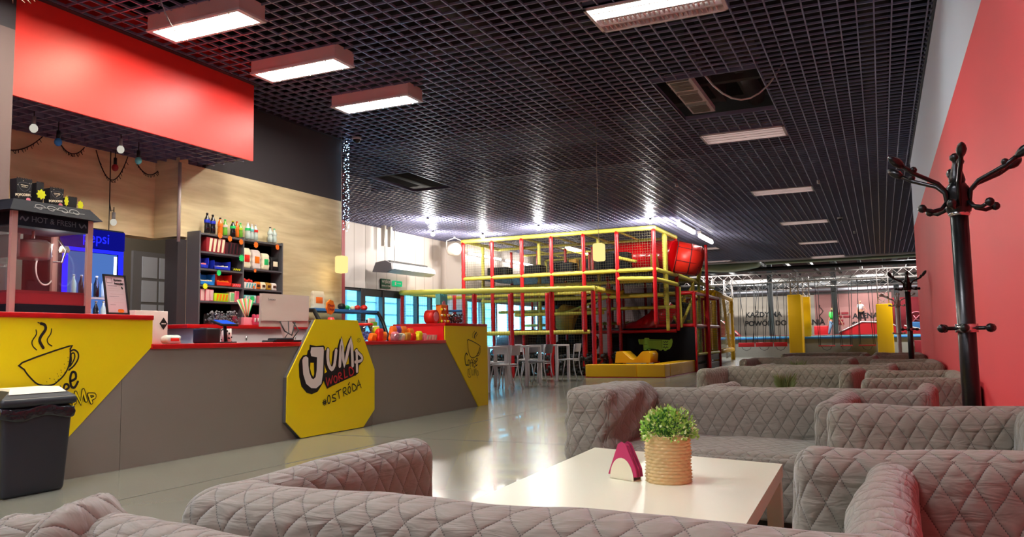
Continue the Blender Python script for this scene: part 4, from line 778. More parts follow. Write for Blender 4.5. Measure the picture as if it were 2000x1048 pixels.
# till, terminal, papers, monitor
t=thing('receipt_printer','small dark receipt printer on the low counter','printer',(-6.1,6.0,1.02)); obj('body',MB().bev(-6.2,-6.0,5.92,6.1,1.021,1.17,.02),'black_pl',t); obj('paper_slot',MB().box(-6.12,-6.08,5.94,6.08,1.17,1.174),'grey_seat',t)
t=thing('card_terminal','tilted touch screen with blue display on a short stand','terminal',(-6.05,6.22,1.02)); obj('stand',MB().cyl((-6.05,6.22,1.02),(-6.05,6.2,1.2),.018).bev(-6.12,-5.98,6.14,6.3,1.02,1.035,.004),'black_pl',t)
b=MB().hexa([(-6.12,6.08,1.235),(-6.0,6.1,1.19),(-6.0,6.34,1.19),(-6.12,6.32,1.235),(-6.125,6.08,1.255),(-6.0,6.1,1.21),(-6.0,6.34,1.21),(-6.125,6.32,1.255)]); obj('screen_body',b,'black_pl',t)
obj('display',MB().hexa([(-6.11,6.11,1.253),(-6.01,6.13,1.216),(-6.01,6.31,1.216),(-6.11,6.29,1.253),(-6.11,6.11,1.2545),(-6.01,6.13,1.2175),(-6.01,6.31,1.2175),(-6.11,6.29,1.2545)]),'screen',t)
t=thing('patterned_tin','round black and white patterned tin behind the terminal','tin',(-6.18,6.36,1.02)); obj('tin',MB().cyl((-6.18,6.36,1.02),(-6.18,6.36,1.17),.05,20),'white',t)
q=MB()
for i in range(30): a=random.random()*2*PI; z=1.03+.13*random.random(); q.ball((-6.18+.049*math.cos(a),6.36+.049*math.sin(a),z),.009,6)
obj('print',q,'black',t)
t=thing('barcode_scanner','dark handheld device lying on the low counter by the monitor','scanner',(-6.0,6.95,1.02)); obj('body',MB().rbox(-6.08,-5.95,6.85,7.15,1.02,1.07,.02),'black_pl',t); obj('handle',MB().rbox(-6.02,-5.97,6.7,6.9,1.02,1.045,.012),'black_pl',t)
tag(obj('paper_sheets',MB().box(-6.15,-5.95,6.45,6.8,1.02,1.024),'white'),'white sheets of paper on the low counter','paper')
tag(obj('keyboard',MB().bev(-6.12,-5.98,7.15,7.4,1.02,1.045,.006),'black_pl'),'small black keypad in front of the monitor foot','keypad')
t=thing('computer_monitor','large beige computer monitor seen from behind on the low counter','monitor',(-6.3,7.4,1.02))
obj('screen_back',MB().hexa([(-6.33,7.0,1.20),(-6.3,6.99,1.20),(-6.3,7.82,1.20),(-6.33,7.82,1.20),(-6.35,7.03,1.575),(-6.32,7.03,1.575),(-6.32,7.86,1.58),(-6.35,7.86,1.58)]),'monitor',t)
obj('rear_housing',MB().hexa([(-6.3,7.0,1.265),(-6.29,7.0,1.265),(-6.29,7.81,1.275),(-6.3,7.81,1.275),(-6.315,7.01,1.38),(-6.3,7.01,1.38),(-6.3,7.83,1.39),(-6.315,7.83,1.39)]),'monitor',t)
text('lettering','Lenovo',.04,mtx((-6.305,7.18,1.51),(0,1,0),(-.04,0,1)),'shelf_grey',t)
obj('stand',MB().hexa([(-6.3,7.38,1.03),(-6.26,7.38,1.03),(-6.24,7.52,1.03),(-6.3,7.52,1.03),(-6.3,7.3,1.26),(-6.27,7.3,1.26),(-6.27,7.48,1.26),(-6.3,7.48,1.26)]).bev(-6.36,-6.15,7.28,7.6,1.02,1.035,.004),'alu',t)
q=MB(); q.tube([(-6.27,7.28,1.26),(-6.22,7.3,1.15),(-6.2,7.4,1.1),(-6.22,7.48,1.25)],.008,6); q.tube([(-6.25,7.4,1.26),(-6.2,7.35,1.14),(-6.14,7.2,1.06)],.006,6); q.tube([(-6.27,7.5,1.26),(-6.2,7.52,1.16),(-6.2,7.42,1.06)],.007,6); obj('cable',q,'black',t)
# curved glass display case
t=thing('glass_display_case','glass display case with blue top edge and black side frames','display case',(-6.9,9.4,1.0))
for y in (8.6,10.1): obj('side_frame',MB().tube([(-6.55,y-.15,1.03),(-6.75,y,1.3),(-6.85,y+.02,1.44),(-7.1,y+.05,1.46)],.03,8),'black_pl',t)
obj('top_board',MB().box(-7.3,-6.85,8.62,10.12,1.44,1.475),'blue_strip',t); obj('glass_panel',MB().hexa([(-6.86,8.64,1.44),(-6.85,8.64,1.44),(-6.85,10.1,1.44),(-6.86,10.1,1.44),(-6.55,8.5,1.05),(-6.54,8.5,1.05),(-6.54,9.95,1.05),(-6.55,9.95,1.05)]),'glass',t)
for z in (1.15,1.3): obj('shelf',MB().box(-7.3,-6.85,8.64,10.1,z,z+.01),'alu',t)
obj('base',MB().box(-7.3,-6.6,8.6,10.1,.0,1.0),'white_paint',t)
bag('gift_bag',8.88,.24,1.475,.24,'cream','cream flowered paper bag on the display case',x=-7.0,cat='bag',m2='orange_card',d=.03)
for i,(y,m,r,l) in enumerate(((9.18,'cream',.05,'cream'),(9.42,'black_pl',.06,'dark'),(9.55,'green_pl',.045,'green'),(9.68,'cream',.04,'pale'),(9.8,'red_pl',.05,'left red'),(9.97,'red_pl',.055,'right red'))): tag(obj('wrapped_sweet',MB().ball((-7.0,y,1.475+r*.8),r,10,.8),m),l+' wrapped sweet on top of the display case','sweet','sweets on the display case')
t=thing('lollipop_stand','orange round lollipop sign on a red stand behind the octagon','lollipop stand',(-5.95,7.8,1.02))
obj('stand',MB().lathe([(.09,0),(.1,.02),(.08,.2),(.05,.25),(.03,.29)],(-5.95,7.8,1.02),16),'red_pl',t)
P=[(7.8+.075*(1+.06*math.sin(8*a))*math.cos(a),1.43+.085*(1+.06*math.sin(8*a))*math.sin(a)) for a in [i*PI/20 for i in range(40)]]
obj('sign_disc',MB().prism(P,'x',-5.97,-5.95),'orange',t); text('lettering','Chupa',.045,PX(7.8,1.45,-5.949),'popred',t,bold=.001); text('lettering','Chups',.045,PX(7.8,1.405,-5.949),'popred',t,bold=.001)
# sweets on the low counter right of the octagon
t=thing('sweet_jar','clear jar with red lid beside the octagon panel','jar',(-6.0,8.58,1.02)); obj('jar',MB().lathe([(.08,0),(.1,.02),(.1,.17),(.08,.21)],(-6.0,8.58,1.02),18),'clear_plastic',t); obj('lid',MB().cyl((-6.0,8.58,1.22),(-6.0,8.58,1.25),.095,18),'red_pl',t)
q=MB()
for i in range(60): q.ball((-6.0+.14*(random.random()-.5),8.58+.14*(random.random()-.5),1.04+.1*random.random()),.014,6)
tag(obj('sweets',q,'blue2',t),None,None,kind='stuff')
t=thing('card_rack','leaning rack of colourful sweet packets','rack',(-5.98,8.85,1.02)); obj('rack_back',MB().hexa([(-6.05,8.82,1.04),(-6.03,8.82,1.04),(-6.03,9.0,1.04),(-6.05,9.0,1.04),(-6.1,8.62+.1,1.3),(-6.08,8.72,1.3),(-6.08,8.9,1.3),(-6.1,8.9,1.3)]),'black_pl',t)
for i in range(5): obj('packet',MB().rbox(-6.03-.012*i,-6.0-.012*i,8.85-.03*i,8.99-.03*i,1.05+.05*i,1.12+.05*i,.008,.1,2),['cream','orange','cream','green_drink','white'][i],t)
cols=['orange','red_pl','orange','yellow_card','pink','orange_card','cream','purple','ochre']
spots=[(-5.85,8.5),(-5.83,8.62),(-5.86,8.75),(-5.95,8.72),(-5.84,9.0),(-5.95,9.12),(-5.84,9.15),(-5.96,9.25),(-5.84,9.3),(-5.97,9.4),(-5.85,9.45),(-5.95,9.55),(-5.84,9.6),(-5.85,9.74)]
nm=['orange','red','orange','yellow','pink','deep orange','cream','purple','ochre']
ordn=['first','second','third','fourth','fifth','sixth','seventh','eighth','ninth','tenth','eleventh','twelfth','thirteenth','fourteenth']
for i,(x,y) in enumerate(spots):
    h=(.1,.16,.12,.18,.12,.2,.1,.2,.11,.2,.1,.17,.13,.1)[i]
    bag('sweet_packet',y,.11,1.02,h,cols[i%9],nm[i%9]+' sweet packet, '+ordn[i]+' rightwards from the octagon panel',x=x,cat='sweets',m2=cols[(i*4+2)%9],d=.035,lean=.01)['group']='sweet packets on the low counter'
sbox('flat_sweet_box',9.72,10.06,1.02,1.1,'pink','long flat pale pink sweet box before the red block','box',x0=-5.98,x1=-5.8,stripes='cream')
tag(obj('clear_bowl',MB().lathe([(.06,0),(.07,.01),(.09,.09),(.085,.09),(.06,.015)],(-5.8,8.98,1.02),18),'clear_plastic'),'clear plastic bowl in front of the sweet packets','bowl')
# on the right high block
t=thing('round_sweet_tin','round red and rainbow sweet tin standing on the red block','tin',(-6.0,10.25,1.265)); obj('tin',MB().cyl((-6.08,10.25,1.365),(-5.93,10.25,1.365),.1,24),'red_pl',t); obj('face',MB().cyl((-5.93,10.25,1.365),(-5.925,10.25,1.365),.07,24),'pink',t)
for k,(m,a) in enumerate((('orange',0),('yellow_card',.03),('green_pl',.06),('blue2',.09))): obj('rainbow_band',MB().box(-6.08,-6.0,10.36+a,10.39+a,1.265,1.44-.5*a),m,t)
t=thing('lollipop_tower','tall lollipop tower with pale blue castle top','sweet stand',(-6.0,10.55,1.265))
obj('tower_body',MB().bev(-6.05,-5.95,10.45,10.66,1.265,1.55,.01),'orange',t); obj('side_strip',MB().box(-5.949,-5.945,10.6,10.65,1.27,1.54),'red_pl',t)
b=MB().box(-6.04,-5.96,10.43,10.65,1.55,1.67)
for i in range(4): b.box(-6.04,-5.96,10.43+.06*i,10.465+.06*i,1.67,1.71)
obj('castle_top',b,'teal',t); obj('arch',MB().cyl((-5.96,10.54,1.56),(-5.955,10.54,1.56),.05,16),'pink',t)
for i in range(16): obj('lollipop',MB().ball((-5.93,10.42+.045*(i%6),1.3+.055*(i//6)*1.6),.02,8),['yellow_card','red_pl','cream','orange'][i%4],t)
t=thing('candy_jar','large clear jar of dark sweets with blue lid at the block end','jar',(-6.0,10.95,1.265)); obj('jar',MB().lathe([(.14,0),(.16,.02),(.16,.15),(.13,.19)],(-6.0,10.92,1.265),20),'clear_plastic',t); obj('lid',MB().cyl((-6.0,10.92,1.455),(-6.0,10.92,1.48),.135,20),'blue_strip',t)
q=MB()
for i in range(110): a=random.random()*6.3; r=.13*random.random()**.5; q.ball((-6+r*math.cos(a),10.92+r*math.sin(a),1.285+.13*random.random()),.016,6)
q.m=0; tag(obj('sweets',q,'brown',t),None,None,kind='stuff')
# bulbs on strings under the soffit and the garlands
for x,y,z,m,lb in ((-6.98,4.75,3.06,'bulb_off','left white bulb under the soffit'),(-6.98,5.68,3.06,'bulb_off','right white bulb under the soffit'),(-7.1,5.08,3.02,'blue_strip','left dark blue bulb under the soffit'),(-7.1,6.0,3.02,'teal','right dark blue bulb under the soffit'),(-7.6,6.12,3.02,'popred','red bulb on the string by the wood wall'),(-7.7,6.2,2.43,'bulb_off','small clear bulb low on the string by the fridge')):
    t=thing('string_bulb',lb,'light bulb',(x,y,z)); obj('bulb',MB().ball((x,y,z-.05),.036,12,1.15),m,t); obj('socket',MB().cyl((x,y,z-.03),(x,y,z+.06),.018,10),'black_pl' if m!='bulb_off' else 'grey_seat',t)
    obj('wire',MB().cyl((x,y,z+.05),(x,y,3.17 if z>2.8 else z+.12),.005,6),'black',t)
tag(obj('bulb_cable',MB().tube([(-7.7,6.14,3.17),(-7.71,6.15,2.6),(-7.71,6.17,2.5),(-7.7,6.2,2.52),(-7.7,6.2,2.5)],.006,6).cyl((-7.71,6.15,2.6),(-7.71,6.15,2.2),.005,6),'black'),'thin black cable hanging on the wood wall above the fridge','cable')
def swag(y0,z0,y1,z1,sag,label,x=-7.72,m='dark_cloth',n=18):
    b=MB(); pts=[(x,y0+(y1-y0)*i/n,z0+(z1-z0)*i/n-sag*(1-(2*i/n-1)**2)) for i in range(n+1)]; b.tube(pts,.006,5)
    for p in pts[1:-1]: b.cyl(p,(p[0]+.02,p[1]+random.uniform(-.02,.02),p[2]-.035),.0035,4)
    tag(obj('garland',b,m),label,'garland','twig garlands')
swag(4.8,3.0,5.35,3.16,.12,'twig garland at the left of the wood wall'); swag(5.53,3.15,5.83,3.15,.1,'short twig garland above the popcorn bags'); swag(5.97,3.15,6.38,3.16,.3,'deepest twig garland around the red bulb'); swag(6.48,3.14,6.85,3.13,.13,'twig garland at the right of the wood wall')
swag(6.87,3.14,6.86,2.76,.01,'twig garland hanging straight beside the white pipe',m='dark_cloth')
for a,b_,lb in (((-6.3,3.75,3.95),(-6.0,4.3,4.05),'dark twig garland at the top left corner'),((-5.6,4.9,4.07),(-5.9,5.6,4.07),'pale twig garland under the ceiling by the red soffit')):
    b=MB(); n=14; pts=[(a[0]+(b_[0]-a[0])*i/n,a[1]+(b_[1]-a[1])*i/n,a[2]+(b_[2]-a[2])*i/n-.2*(1-(2*i/n-1)**2)) for i in range(n+1)]; b.tube(pts,.006,5)
    for p in pts[1:-1]: b.cyl(p,(p[0]+random.uniform(-.05,.05),p[1]+random.uniform(-.04,.04),p[2]-.04),.004,4)
    tag(obj('garland',b,'brown' if a[0]<-6.2 else 'grey_seat'),lb,'garland','twig garlands')
# waste bin
t=thing('waste_bin','dark grey swing bin with cream lid and black liner by the counter','bin',(-5.45,3.75,0))
bx0,bx1,by0,by1=-5.64,-5.32,3.48,4.0
obj('body',MB().rbox(bx0,bx1,by0,by1,0,.6,.03,.08,3,lambda p,n:((bx0+bx1)/2+(p[0]-(bx0+bx1)/2)*(.84+.16*p[2]/.6),(by0+by1)/2+(p[1]-(by0+by1)/2)*(.86+.14*p[2]/.6),p[2])),'bin_grey',t)
obj('liner',MB().rbox(bx0-.012,bx1+.012,by0-.012,by1+.012,.52,.60,.012,.03,3,lambda p,n:(p[0]+.008*math.sin(p[1]*60+p[2]*90),p[1]+.008*math.sin(p[0]*70),p[2]+.015*math.sin(p[1]*17))),'bag',t)
obj('rim',MB().rbox(bx0-.02,bx1+.02,by0-.02,by1+.02,.60,.665,.03,.08,3),'bin_grey',t)
obj('lid_frame',MB().hexa([(bx0,by0-.01,.66),(bx1,by0-.01,.66),(bx1,by1+.01,.66),(bx0,by1+.01,.66),(bx0+.05,by0+.08,.72),(bx1-.05,by0+.08,.72),(bx1-.05,by1-.08,.72),(bx0+.05,by1-.08,.72)]),'bin_grey',t)
obj('swing_lid',MB().hexa([(bx0+.04,by0+.06,.69),(bx1-.02,by0+.05,.69),(bx1-.02,by1-.05,.69),(bx0+.04,by1-.06,.69),(bx0+.06,by0+.08,.728),(bx1-.055,by0+.08,.728),(bx1-.055,by1-.08,.728),(bx0+.06,by1-.08,.728)]),'bin_lid',t)
# ================================================================ SOFA BOOTHS
def wob(seed,amt):
    def f(p,n):
        v=Vector((p[0]*4+seed,p[1]*4,p[2]*4)); k=noise.noise(v)*amt+noise.noise(v*3.1)*amt*.4
        return (p[0]+n[0]*k,p[1]+n[1]*k,p[2]+n[2]*k*.6)
    return f
def make_sofa(W,D=.9,H=.69,T=.17,seed=0,splay=0,name='sofa'):
    t=thing(name,'sofa','sofa')
    R=T*.46
    obj('backrest',MB().rbox(-W/2,W/2,0,T,.1,H,R,.035,5,wob(seed,.012),True),'quilt',t)
    for s in (-1,1):
        a,b=(-W/2,-W/2+T*.78) if s<0 else (W/2-T*.78,W/2)
        w0=wob(seed+s*3,.012)
        obj('armrest',MB().rbox(a,b,.02,D,.1,H-.004,R,.035,5,(lambda p,n,w0=w0,s=s:(lambda q:(q[0]-(splay*q[1]/D if s<0 else 0),q[1],q[2]))(w0(p,n))),True,uo=.4),'quilt',t)
    obj('seat',MB().rbox(-W/2+T*.9,W/2-T*.9,T*.9,D-.03,.2,.42,.05,.05,4,wob(seed+9,.014),True),'quilt',t)
    obj('skirt',MB().rbox(-W/2+.02,W/2-.02,D-.045,D-.01,.1,.4,.015,.06,3,wob(seed+5,.008),True),'quilt',t)
    sm=MB()     # piping seam along the top edges
    P=[(-W/2+.02,.012+R*.3,.12),(-W/2+.02,.012,.35),(-W/2+.03,.02,H-.06),(-W/2+.06,T*.25,H-.005),(0,T*.22,H+.002),(W/2-.06,T*.25,H-.005),(W/2-.03,.02,H-.06)]
    
    for x in (-W/2+.1,W/2-.1):
        for y in (.08,D-.1): obj('leg',MB().cyl((x,y,0),(x,y,.12),.022,10,.028),'black_pl',t)
    return t
S1=make_sofa(1.47,seed=1,splay=.1)
S1.location=(-.70,1.29,0); S1.rotation_euler=(0,0,-.03); S1.scale=(1,1.2,1); S1['label']='grey quilted sofa seen from behind, in front of the white table'
base=make_sofa(1.47,seed=2); base.location=(.60,3.0,0); base.rotation_euler=(0,0,PI/2); base.scale=(1.04,.93,1.035); base['label']='grey quilted sofa against the red wall at the right edge, nearest one'
def sofa(x,y,rz,label,W=None,group=None):
    o=dup(base,(x,y,0),rz,label); 
    o.scale=((W or 1.47)/1.47,1,1)
    return o
S2=make_sofa(1.44,seed=4); S2.location=(-.84,5.08,0); S2.rotation_euler=(0,0,PI-.08); S2['label']='grey quilted sofa facing the camera behind the white table'
dr=MB().rbox(.44,.735,.1,.93,.2,.735,.09,.025,5,lambda p,n:(p[0]+n[0]*(.012*math.sin(p[2]*38+p[1]*14)+.013*noise.noise(Vector(p)*9)),p[1]+n[1]*.015*noise.noise(Vector(p)*8),p[2]+n[2]*.012*noise.noise(Vector(p)*11)),True)
pv=obj('loose_cover_fold',dr,'quilt',S2,keep=True) if False else None
me=None
# bunched-up cover over the outer arm
bpy.context.view_layer.update()
def local_child(name,mb,m,parent):
    me=bpy.data.meshes.new(name); me.from_pydata(mb.v,[],mb.f); me.polygons.foreach_set('use_smooth',mb.sm); me.materials.append(MATS[m])
    ul=me.uv_layers.new(name='UVMap'); k=0
    for f,uv in zip(mb.f,mb.uv):
        for j in range(len(f)): ul.data[k].uv=uv[j] if uv else (0,0); k+=1
    o=bpy.data.objects.new(name,me); COL.objects.link(o); o.parent=parent; return o
local_child('bunched_cover',dr,'quilt',S2)
sofa(-.84,1.07,PI-.2,'pale grey quilted sofa back at the bottom left corner, nearest the camera',1.32)
S0=[o for o in bpy.data.objects if o.get('label','').startswith('pale grey quilted sofa back')][0]
fold=MB().rbox(.46,.74,-.01,.24,.42,.695,.08,.02,5,lambda p,n:(p[0]+n[0]*.02*math.sin(p[1]*40),p[1]+n[1]*.02*math.sin(p[0]*37+p[2]*20),p[2]+n[2]*.025*math.sin(p[0]*31+p[1]*22)),True)
local_child('bunched_cover',fold,'quilt',S0)
sofa(-.45,5.02,-.1,'grey quilted sofa back directly behind the sofa that faces the table',1.36)
dup(base,(.60,7.15,0),PI/2,'grey quilted sofa against the red wall behind the black coat rack').scale=(1,.85,1)
sofa(-.88,8.85,PI-.12,'grey quilted sofa behind the spiky potted grass, facing the camera')
sofa(-.62,9.05,-.08,'grey quilted sofa back to back with the one behind the nearer potted grass',1.4)
dup(base,(.60,10.6,0),PI/2,'third grey quilted sofa along the red wall').scale=(1,.85,1)
sofa(-1.05,12.4,PI-.08,'grey quilted sofa behind the farther potted grass')
sofa(-.75,12.7,-.05,'grey quilted sofa with its back to the farther potted grass booth',1.3)
dup(base,(.60,14.6,0),PI/2,'farthest grey quilted sofa along the red wall').scale=(1,.85,1)
sofa(-.9,15.6,PI-.05,'farthest grey quilted sofa in the row, nearest the yellow padded column',1.4)
# low white tables
def low_table(P,label,h=.45,th=.055,leg=.06):
    c=(sum(p[0] for p in P)/4,sum(p[1] for p in P)/4,0); t=thing('coffee_table',label,'table',c)
    obj('table_top',MB().prism(P,'z',h-th,h),'white_lacq',t)
    for p in P:
        sx=1 if p[0]<c[0] else -1; sy=1 if p[1]<c[1] else -1; x=p[0]+sx*(leg/2+.004); y=p[1]+sy*(leg/2+.01)
        obj('leg',MB().box(x-leg/2,x+leg/2,y-leg/2,y+leg/2,0,h-th),'white_lacq',t)
    return t
low_table([(-1.32,2.5),(-.39,2.33),(-.42,3.69),(-1.36,3.95)],'large low white lacquered table with a potted plant and napkins')
low_table([(-1.0,6.5),(-.35,6.4),(-.35,7.7),(-1.0,7.8)],'low white table hidden behind the sofas with the nearer potted grass')
low_table([(-1.1,10.2),(-.4,10.1),(-.4,11.4),(-1.1,11.5)],'low white table in the third booth with the farther potted grass')
# wicker pot with plant
t=thing('potted_plant','small leafy green plant in a woven wicker pot on the white table','plant',(-.775,3.11,.45))
c=(-.775,3.11,.45); b=MB(); n=48
for j in range(14):
    z0=c[2]+.175*j/14; prof=[]
    N=96
    ring=[]
    for s_,zz in ((0,0),(1,.0062),(0,.0125)):
        base_i=len(b.v); ring.append(base_i)
        for k in range(N):
            a=2*PI*k/N; bulge=(.0015+.009*(.5+.5*math.cos(a*16+(PI if j%2 else 0))))*(1 if s_ else .12)
            r=.081+bulge+.0012*math.sin(j*.9); b.v.append((c[0]+r*math.cos(a),c[1]+r*math.sin(a),z0+zz))
    for q in range(2):
        for k in range(N): b.face((ring[q]+k,ring[q]+(k+1)%N,ring[q+1]+(k+1)%N,ring[q+1]+k),True)
b.lathe([(.082,0),(.0845,.002)],c,24); b.lathe([(.079,.17),(.086,.176),(.079,.178),(.076,.15),(.0001,.15)],c,32)
obj('wicker_pot',b,'wicker',t)
b=MB()
for i in range(1500):
    a=random.random()*2*PI; ph=math.acos(1-random.random()*1.25); rr=.097*(.55+.45*random.random()**.5)*(1+.12*math.sin(a*5))
    p=Vector((c[0]+rr*math.sin(ph)*math.cos(a)*1.05,c[1]+rr*math.sin(ph)*math.sin(a),c[2]+.185+rr*math.cos(ph)*.98))
    d=Vector((math.sin(ph)*math.cos(a),math.sin(ph)*math.sin(a),math.cos(ph)+.3)).normalized(); d=(d+Vector((random.uniform(-.7,.7),random.uniform(-.7,.7),random.uniform(-.4,.7)))).normalized()
    s_=d.orthogonal().normalized(); s_=(Matrix.Rotation(random.random()*6.3,3,d)@s_); L_=random.uniform(.010,.017); w_=L_*.38
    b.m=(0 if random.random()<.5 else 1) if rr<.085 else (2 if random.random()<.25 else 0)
    k=len(b.v); up=d.cross(s_)*.002; b.v+=[tuple(p),tuple(p+d*L_*.5+s_*w_+up),tuple(p+d*L_),tuple(p+d*L_*.5-s_*w_+up)]; b.face((k,k+1,k+2,k+3))
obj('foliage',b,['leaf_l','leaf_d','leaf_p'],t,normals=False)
b=MB()
for i in range(40):
    a=random.random()*6.3; r=.05*random.random(); b.tube([(c[0]+r*math.cos(a)*.4,c[1]+r*math.sin(a)*.4,c[2]+.14),(c[0]+1.4*r*math.cos(a),c[1]+1.4*r*math.sin(a),c[2]+.25)],.0015,4)
obj('stem',b,'leaf_d',t)
# napkin holder
t=thing('napkin_holder','cream napkin holder filled with dark red napkins beside the wicker pot','napkin holder',(-.95,3.16,.45))
hc=Vector((-.945,3.10,.45)); hx=Vector((.90,-.44,0)).normalized(); hy=Vector((.44,.90,0))
def hp(u,o,z): return tuple(hc+hx*u+hy*o+Vector((0,0,z)))
b=MB(); n=14
arc=[(.062*math.cos(PI*i/n),.085*math.sin(PI*i/n)) for i in range(n+1)]
for o in (-.021,.021):
    k=len(b.v); b.v+=[hp(u,o,z) for u,z in arc]+[hp(u,o+.002,z) for u,z in arc]; m_=len(arc); b.face(list(range(k,k+m_))); b.face(list(range(k+m_,k+2*m_))[::-1])
    for i in range(m_-1): b.face((k+i,k+i+1,k+m_+i+1,k+m_+i))
b.hexa([hp(-.062,-.021,0),hp(.062,-.021,0),hp(.062,.023,0),hp(-.062,.023,0),hp(-.062,-.021,.004),hp(.062,-.021,.004),hp(.062,.023,.004),hp(-.062,.023,.004)]); obj('holder',b,'holder',t)
for i in range(7):
    o=-.017+.0055*i; sh_=.012*math.sin(i*2.1); b=MB()
    top=[(-.075,.012),(-.06,.01),(.0+sh_,.004),(.075,.014),(.07,.045),(.02+sh_,.135-.006*(i%3)),(.0+sh_,.142-.008*(i%2)),(-.02+sh_,.13)]
    k=len(b.v); b.v+=[hp(u,o,z+.004) for u,z in top]+[hp(u*1.01,o+.004,z+.004) for u,z in top]; m_=len(top)
    b.face(list(range(k,k+m_))); b.face(list(range(k+m_,k+2*m_))[::-1])
    for j in range(m_): b.face((k+j,k+(j+1)%m_,k+m_+(j+1)%m_,k+m_+j))
    obj('napkin',b,'napkin' if i%3 else 'napkin2',t)
def grasspot(x,y,label,h=.2):
    t=thing('potted_grass',label,'plant',(x,y,.45)); obj('pot',MB().lathe([(.04,0),(.055,.01),(.06,.1),(.055,.1),(.05,.08),(.0001,.08)],(x,y,.45),18),'pot_grey',t)
    b=MB()
    for i in range(110):
        a=random.random()*6.3; l=random.uniform(.4,1); r0=.03*random.random(); d=Vector((math.cos(a),math.sin(a),0)); p=Vector((x,y,.53))+d*r0; q=p+d*h*.45*l+Vector((0,0,h*(.5+.5*random.random()))); s_=Vector((-d.y,d.x,0))*.004
        k=len(b.v); b.v+=[tuple(p-s_),tuple(p+s_),tuple((p+q)/2+s_*.8+Vector((0,0,.03))),tuple(q),tuple((p+q)/2-s_*.8+Vector((0,0,.03)))]; b.face((k,k+1,k+2,k+3,k+4))
    obj('grass_blades',b,'grass_g',t,normals=False)
grasspot(-.73,6.8,'nearer dark potted grass showing its spiky tips over the sofa back',.19); grasspot(-.95,10.4,'farther dark potted grass, smaller in view',.19)
# coat racks
def coat_rack(x,y,H,m,label,seed=0,spread=.3):
    t=thing('coat_rack',label,'coat rack',(x,y,0)); z0=H-.27
    obj('pole',MB().tube([(x,y,.1),(x,y,z0)],.036,16),m,t); obj('head',MB().lathe([(.036,0),(.048,.01),(.052,.03),(.046,.09),(.05,.11),(.03,.14)],(x,y,z0),16),m,t)
    obj('finial',MB().lathe([(.028,.13),(.034,.15),(.03,.17),(.014,.225),(.014,.235),(.024,.245),(.024,.26),(.012,.27),(.0001,.27)],(x,y,z0),16),m,t)
    obj('collar',MB().lathe([(.038,-.01),(.045,0),(.038,.012)],(x,y,z0),16),'chrome',t)
    for i in range(6):
        a=.35+seed+i*PI/3; d=Vector((math.cos(a),math.sin(a),0)); c0=Vector((x,y,0))
        pts=[c0+d*.045+Vector((0,0,z0+.03)),c0+d*.055+Vector((0,0,z0+.1)),c0+d*.09+Vector((0,0,z0+.135)),c0+d*.2+Vector((0,0,z0+.18)),c0+d*spread+Vector((0,0,z0+.225))]
        ar=obj('coat_arm',MB().tube(pts,.0095,8),m,t); e=pts[-1]; dr_=(pts[-1]-pts[-2]).normalized()
        obj('knob',MB().tube([e-dr_*.03,e-dr_*.01,e+dr_*.01,e+dr_*.035,e+dr_*.05],[.010,.018,.021,.015,.004],10),m,ar)
        q=c0+d*.2+Vector((0,0,z0+.195)); obj('peg',MB().ball(q,.016,8),m,ar)
    for i in range(6):
        a=.1+seed+i*PI/3; d=Vector((math.cos(a),math.sin(a),0)); c0=Vector((x,y,z0)); pts=[c0+d*.05+Vector((0,0,.05)),c0+d*.07+Vector((0,0,.025)),c0+d*.11+Vector((0,0,.015)),c0+d*.15+Vector((0,0,.03))]
        hk=obj('coat_hook',MB().tube(pts,.009,8),m,t); obj('knob',MB().ball(pts[-1],.019,10),m,hk)
    zz=H*.57; obj('ring',MB().lathe([(.037,-.018),(.045,-.018),(.045,.018),(.037,.018)],(x,y,zz),16),'chrome' if m=='black_gloss' else m,t)
    for i in range(6):
        a=.2+seed+i*PI/3; d=Vector((math.cos(a),math.sin(a),0)); hk=obj('umbrella_peg',MB().tube([Vector((x,y,zz))+d*.04,Vector((x,y,zz))+d*.1],.008,8),m,t); obj('knob',MB().ball(Vector((x,y,zz))+d*.105,.019,10),m,hk)
    for i in range(4):
        a=PI/4+i*PI/2; d=Vector((math.cos(a),math.sin(a),0)); obj('foot',MB().tube([Vector((x,y,.22)),Vector((x,y,.16))+d*.08,Vector((x,y,.03))+d*.2,Vector((x,y,.015))+d*.25],.015,8),m,t)
coat_rack(.335,4.0,1.79,'black_gloss','tall glossy black coat rack near the right edge in front of the red wall',.1736,.27)
coat_rack(.35,12.35,1.86,'black_gloss','smaller-looking black coat rack farther away at the far end of the red wall',.1736,.24)
coat_rack(.29,16.9,1.78,'white','white coat rack just behind the far black one',.25)
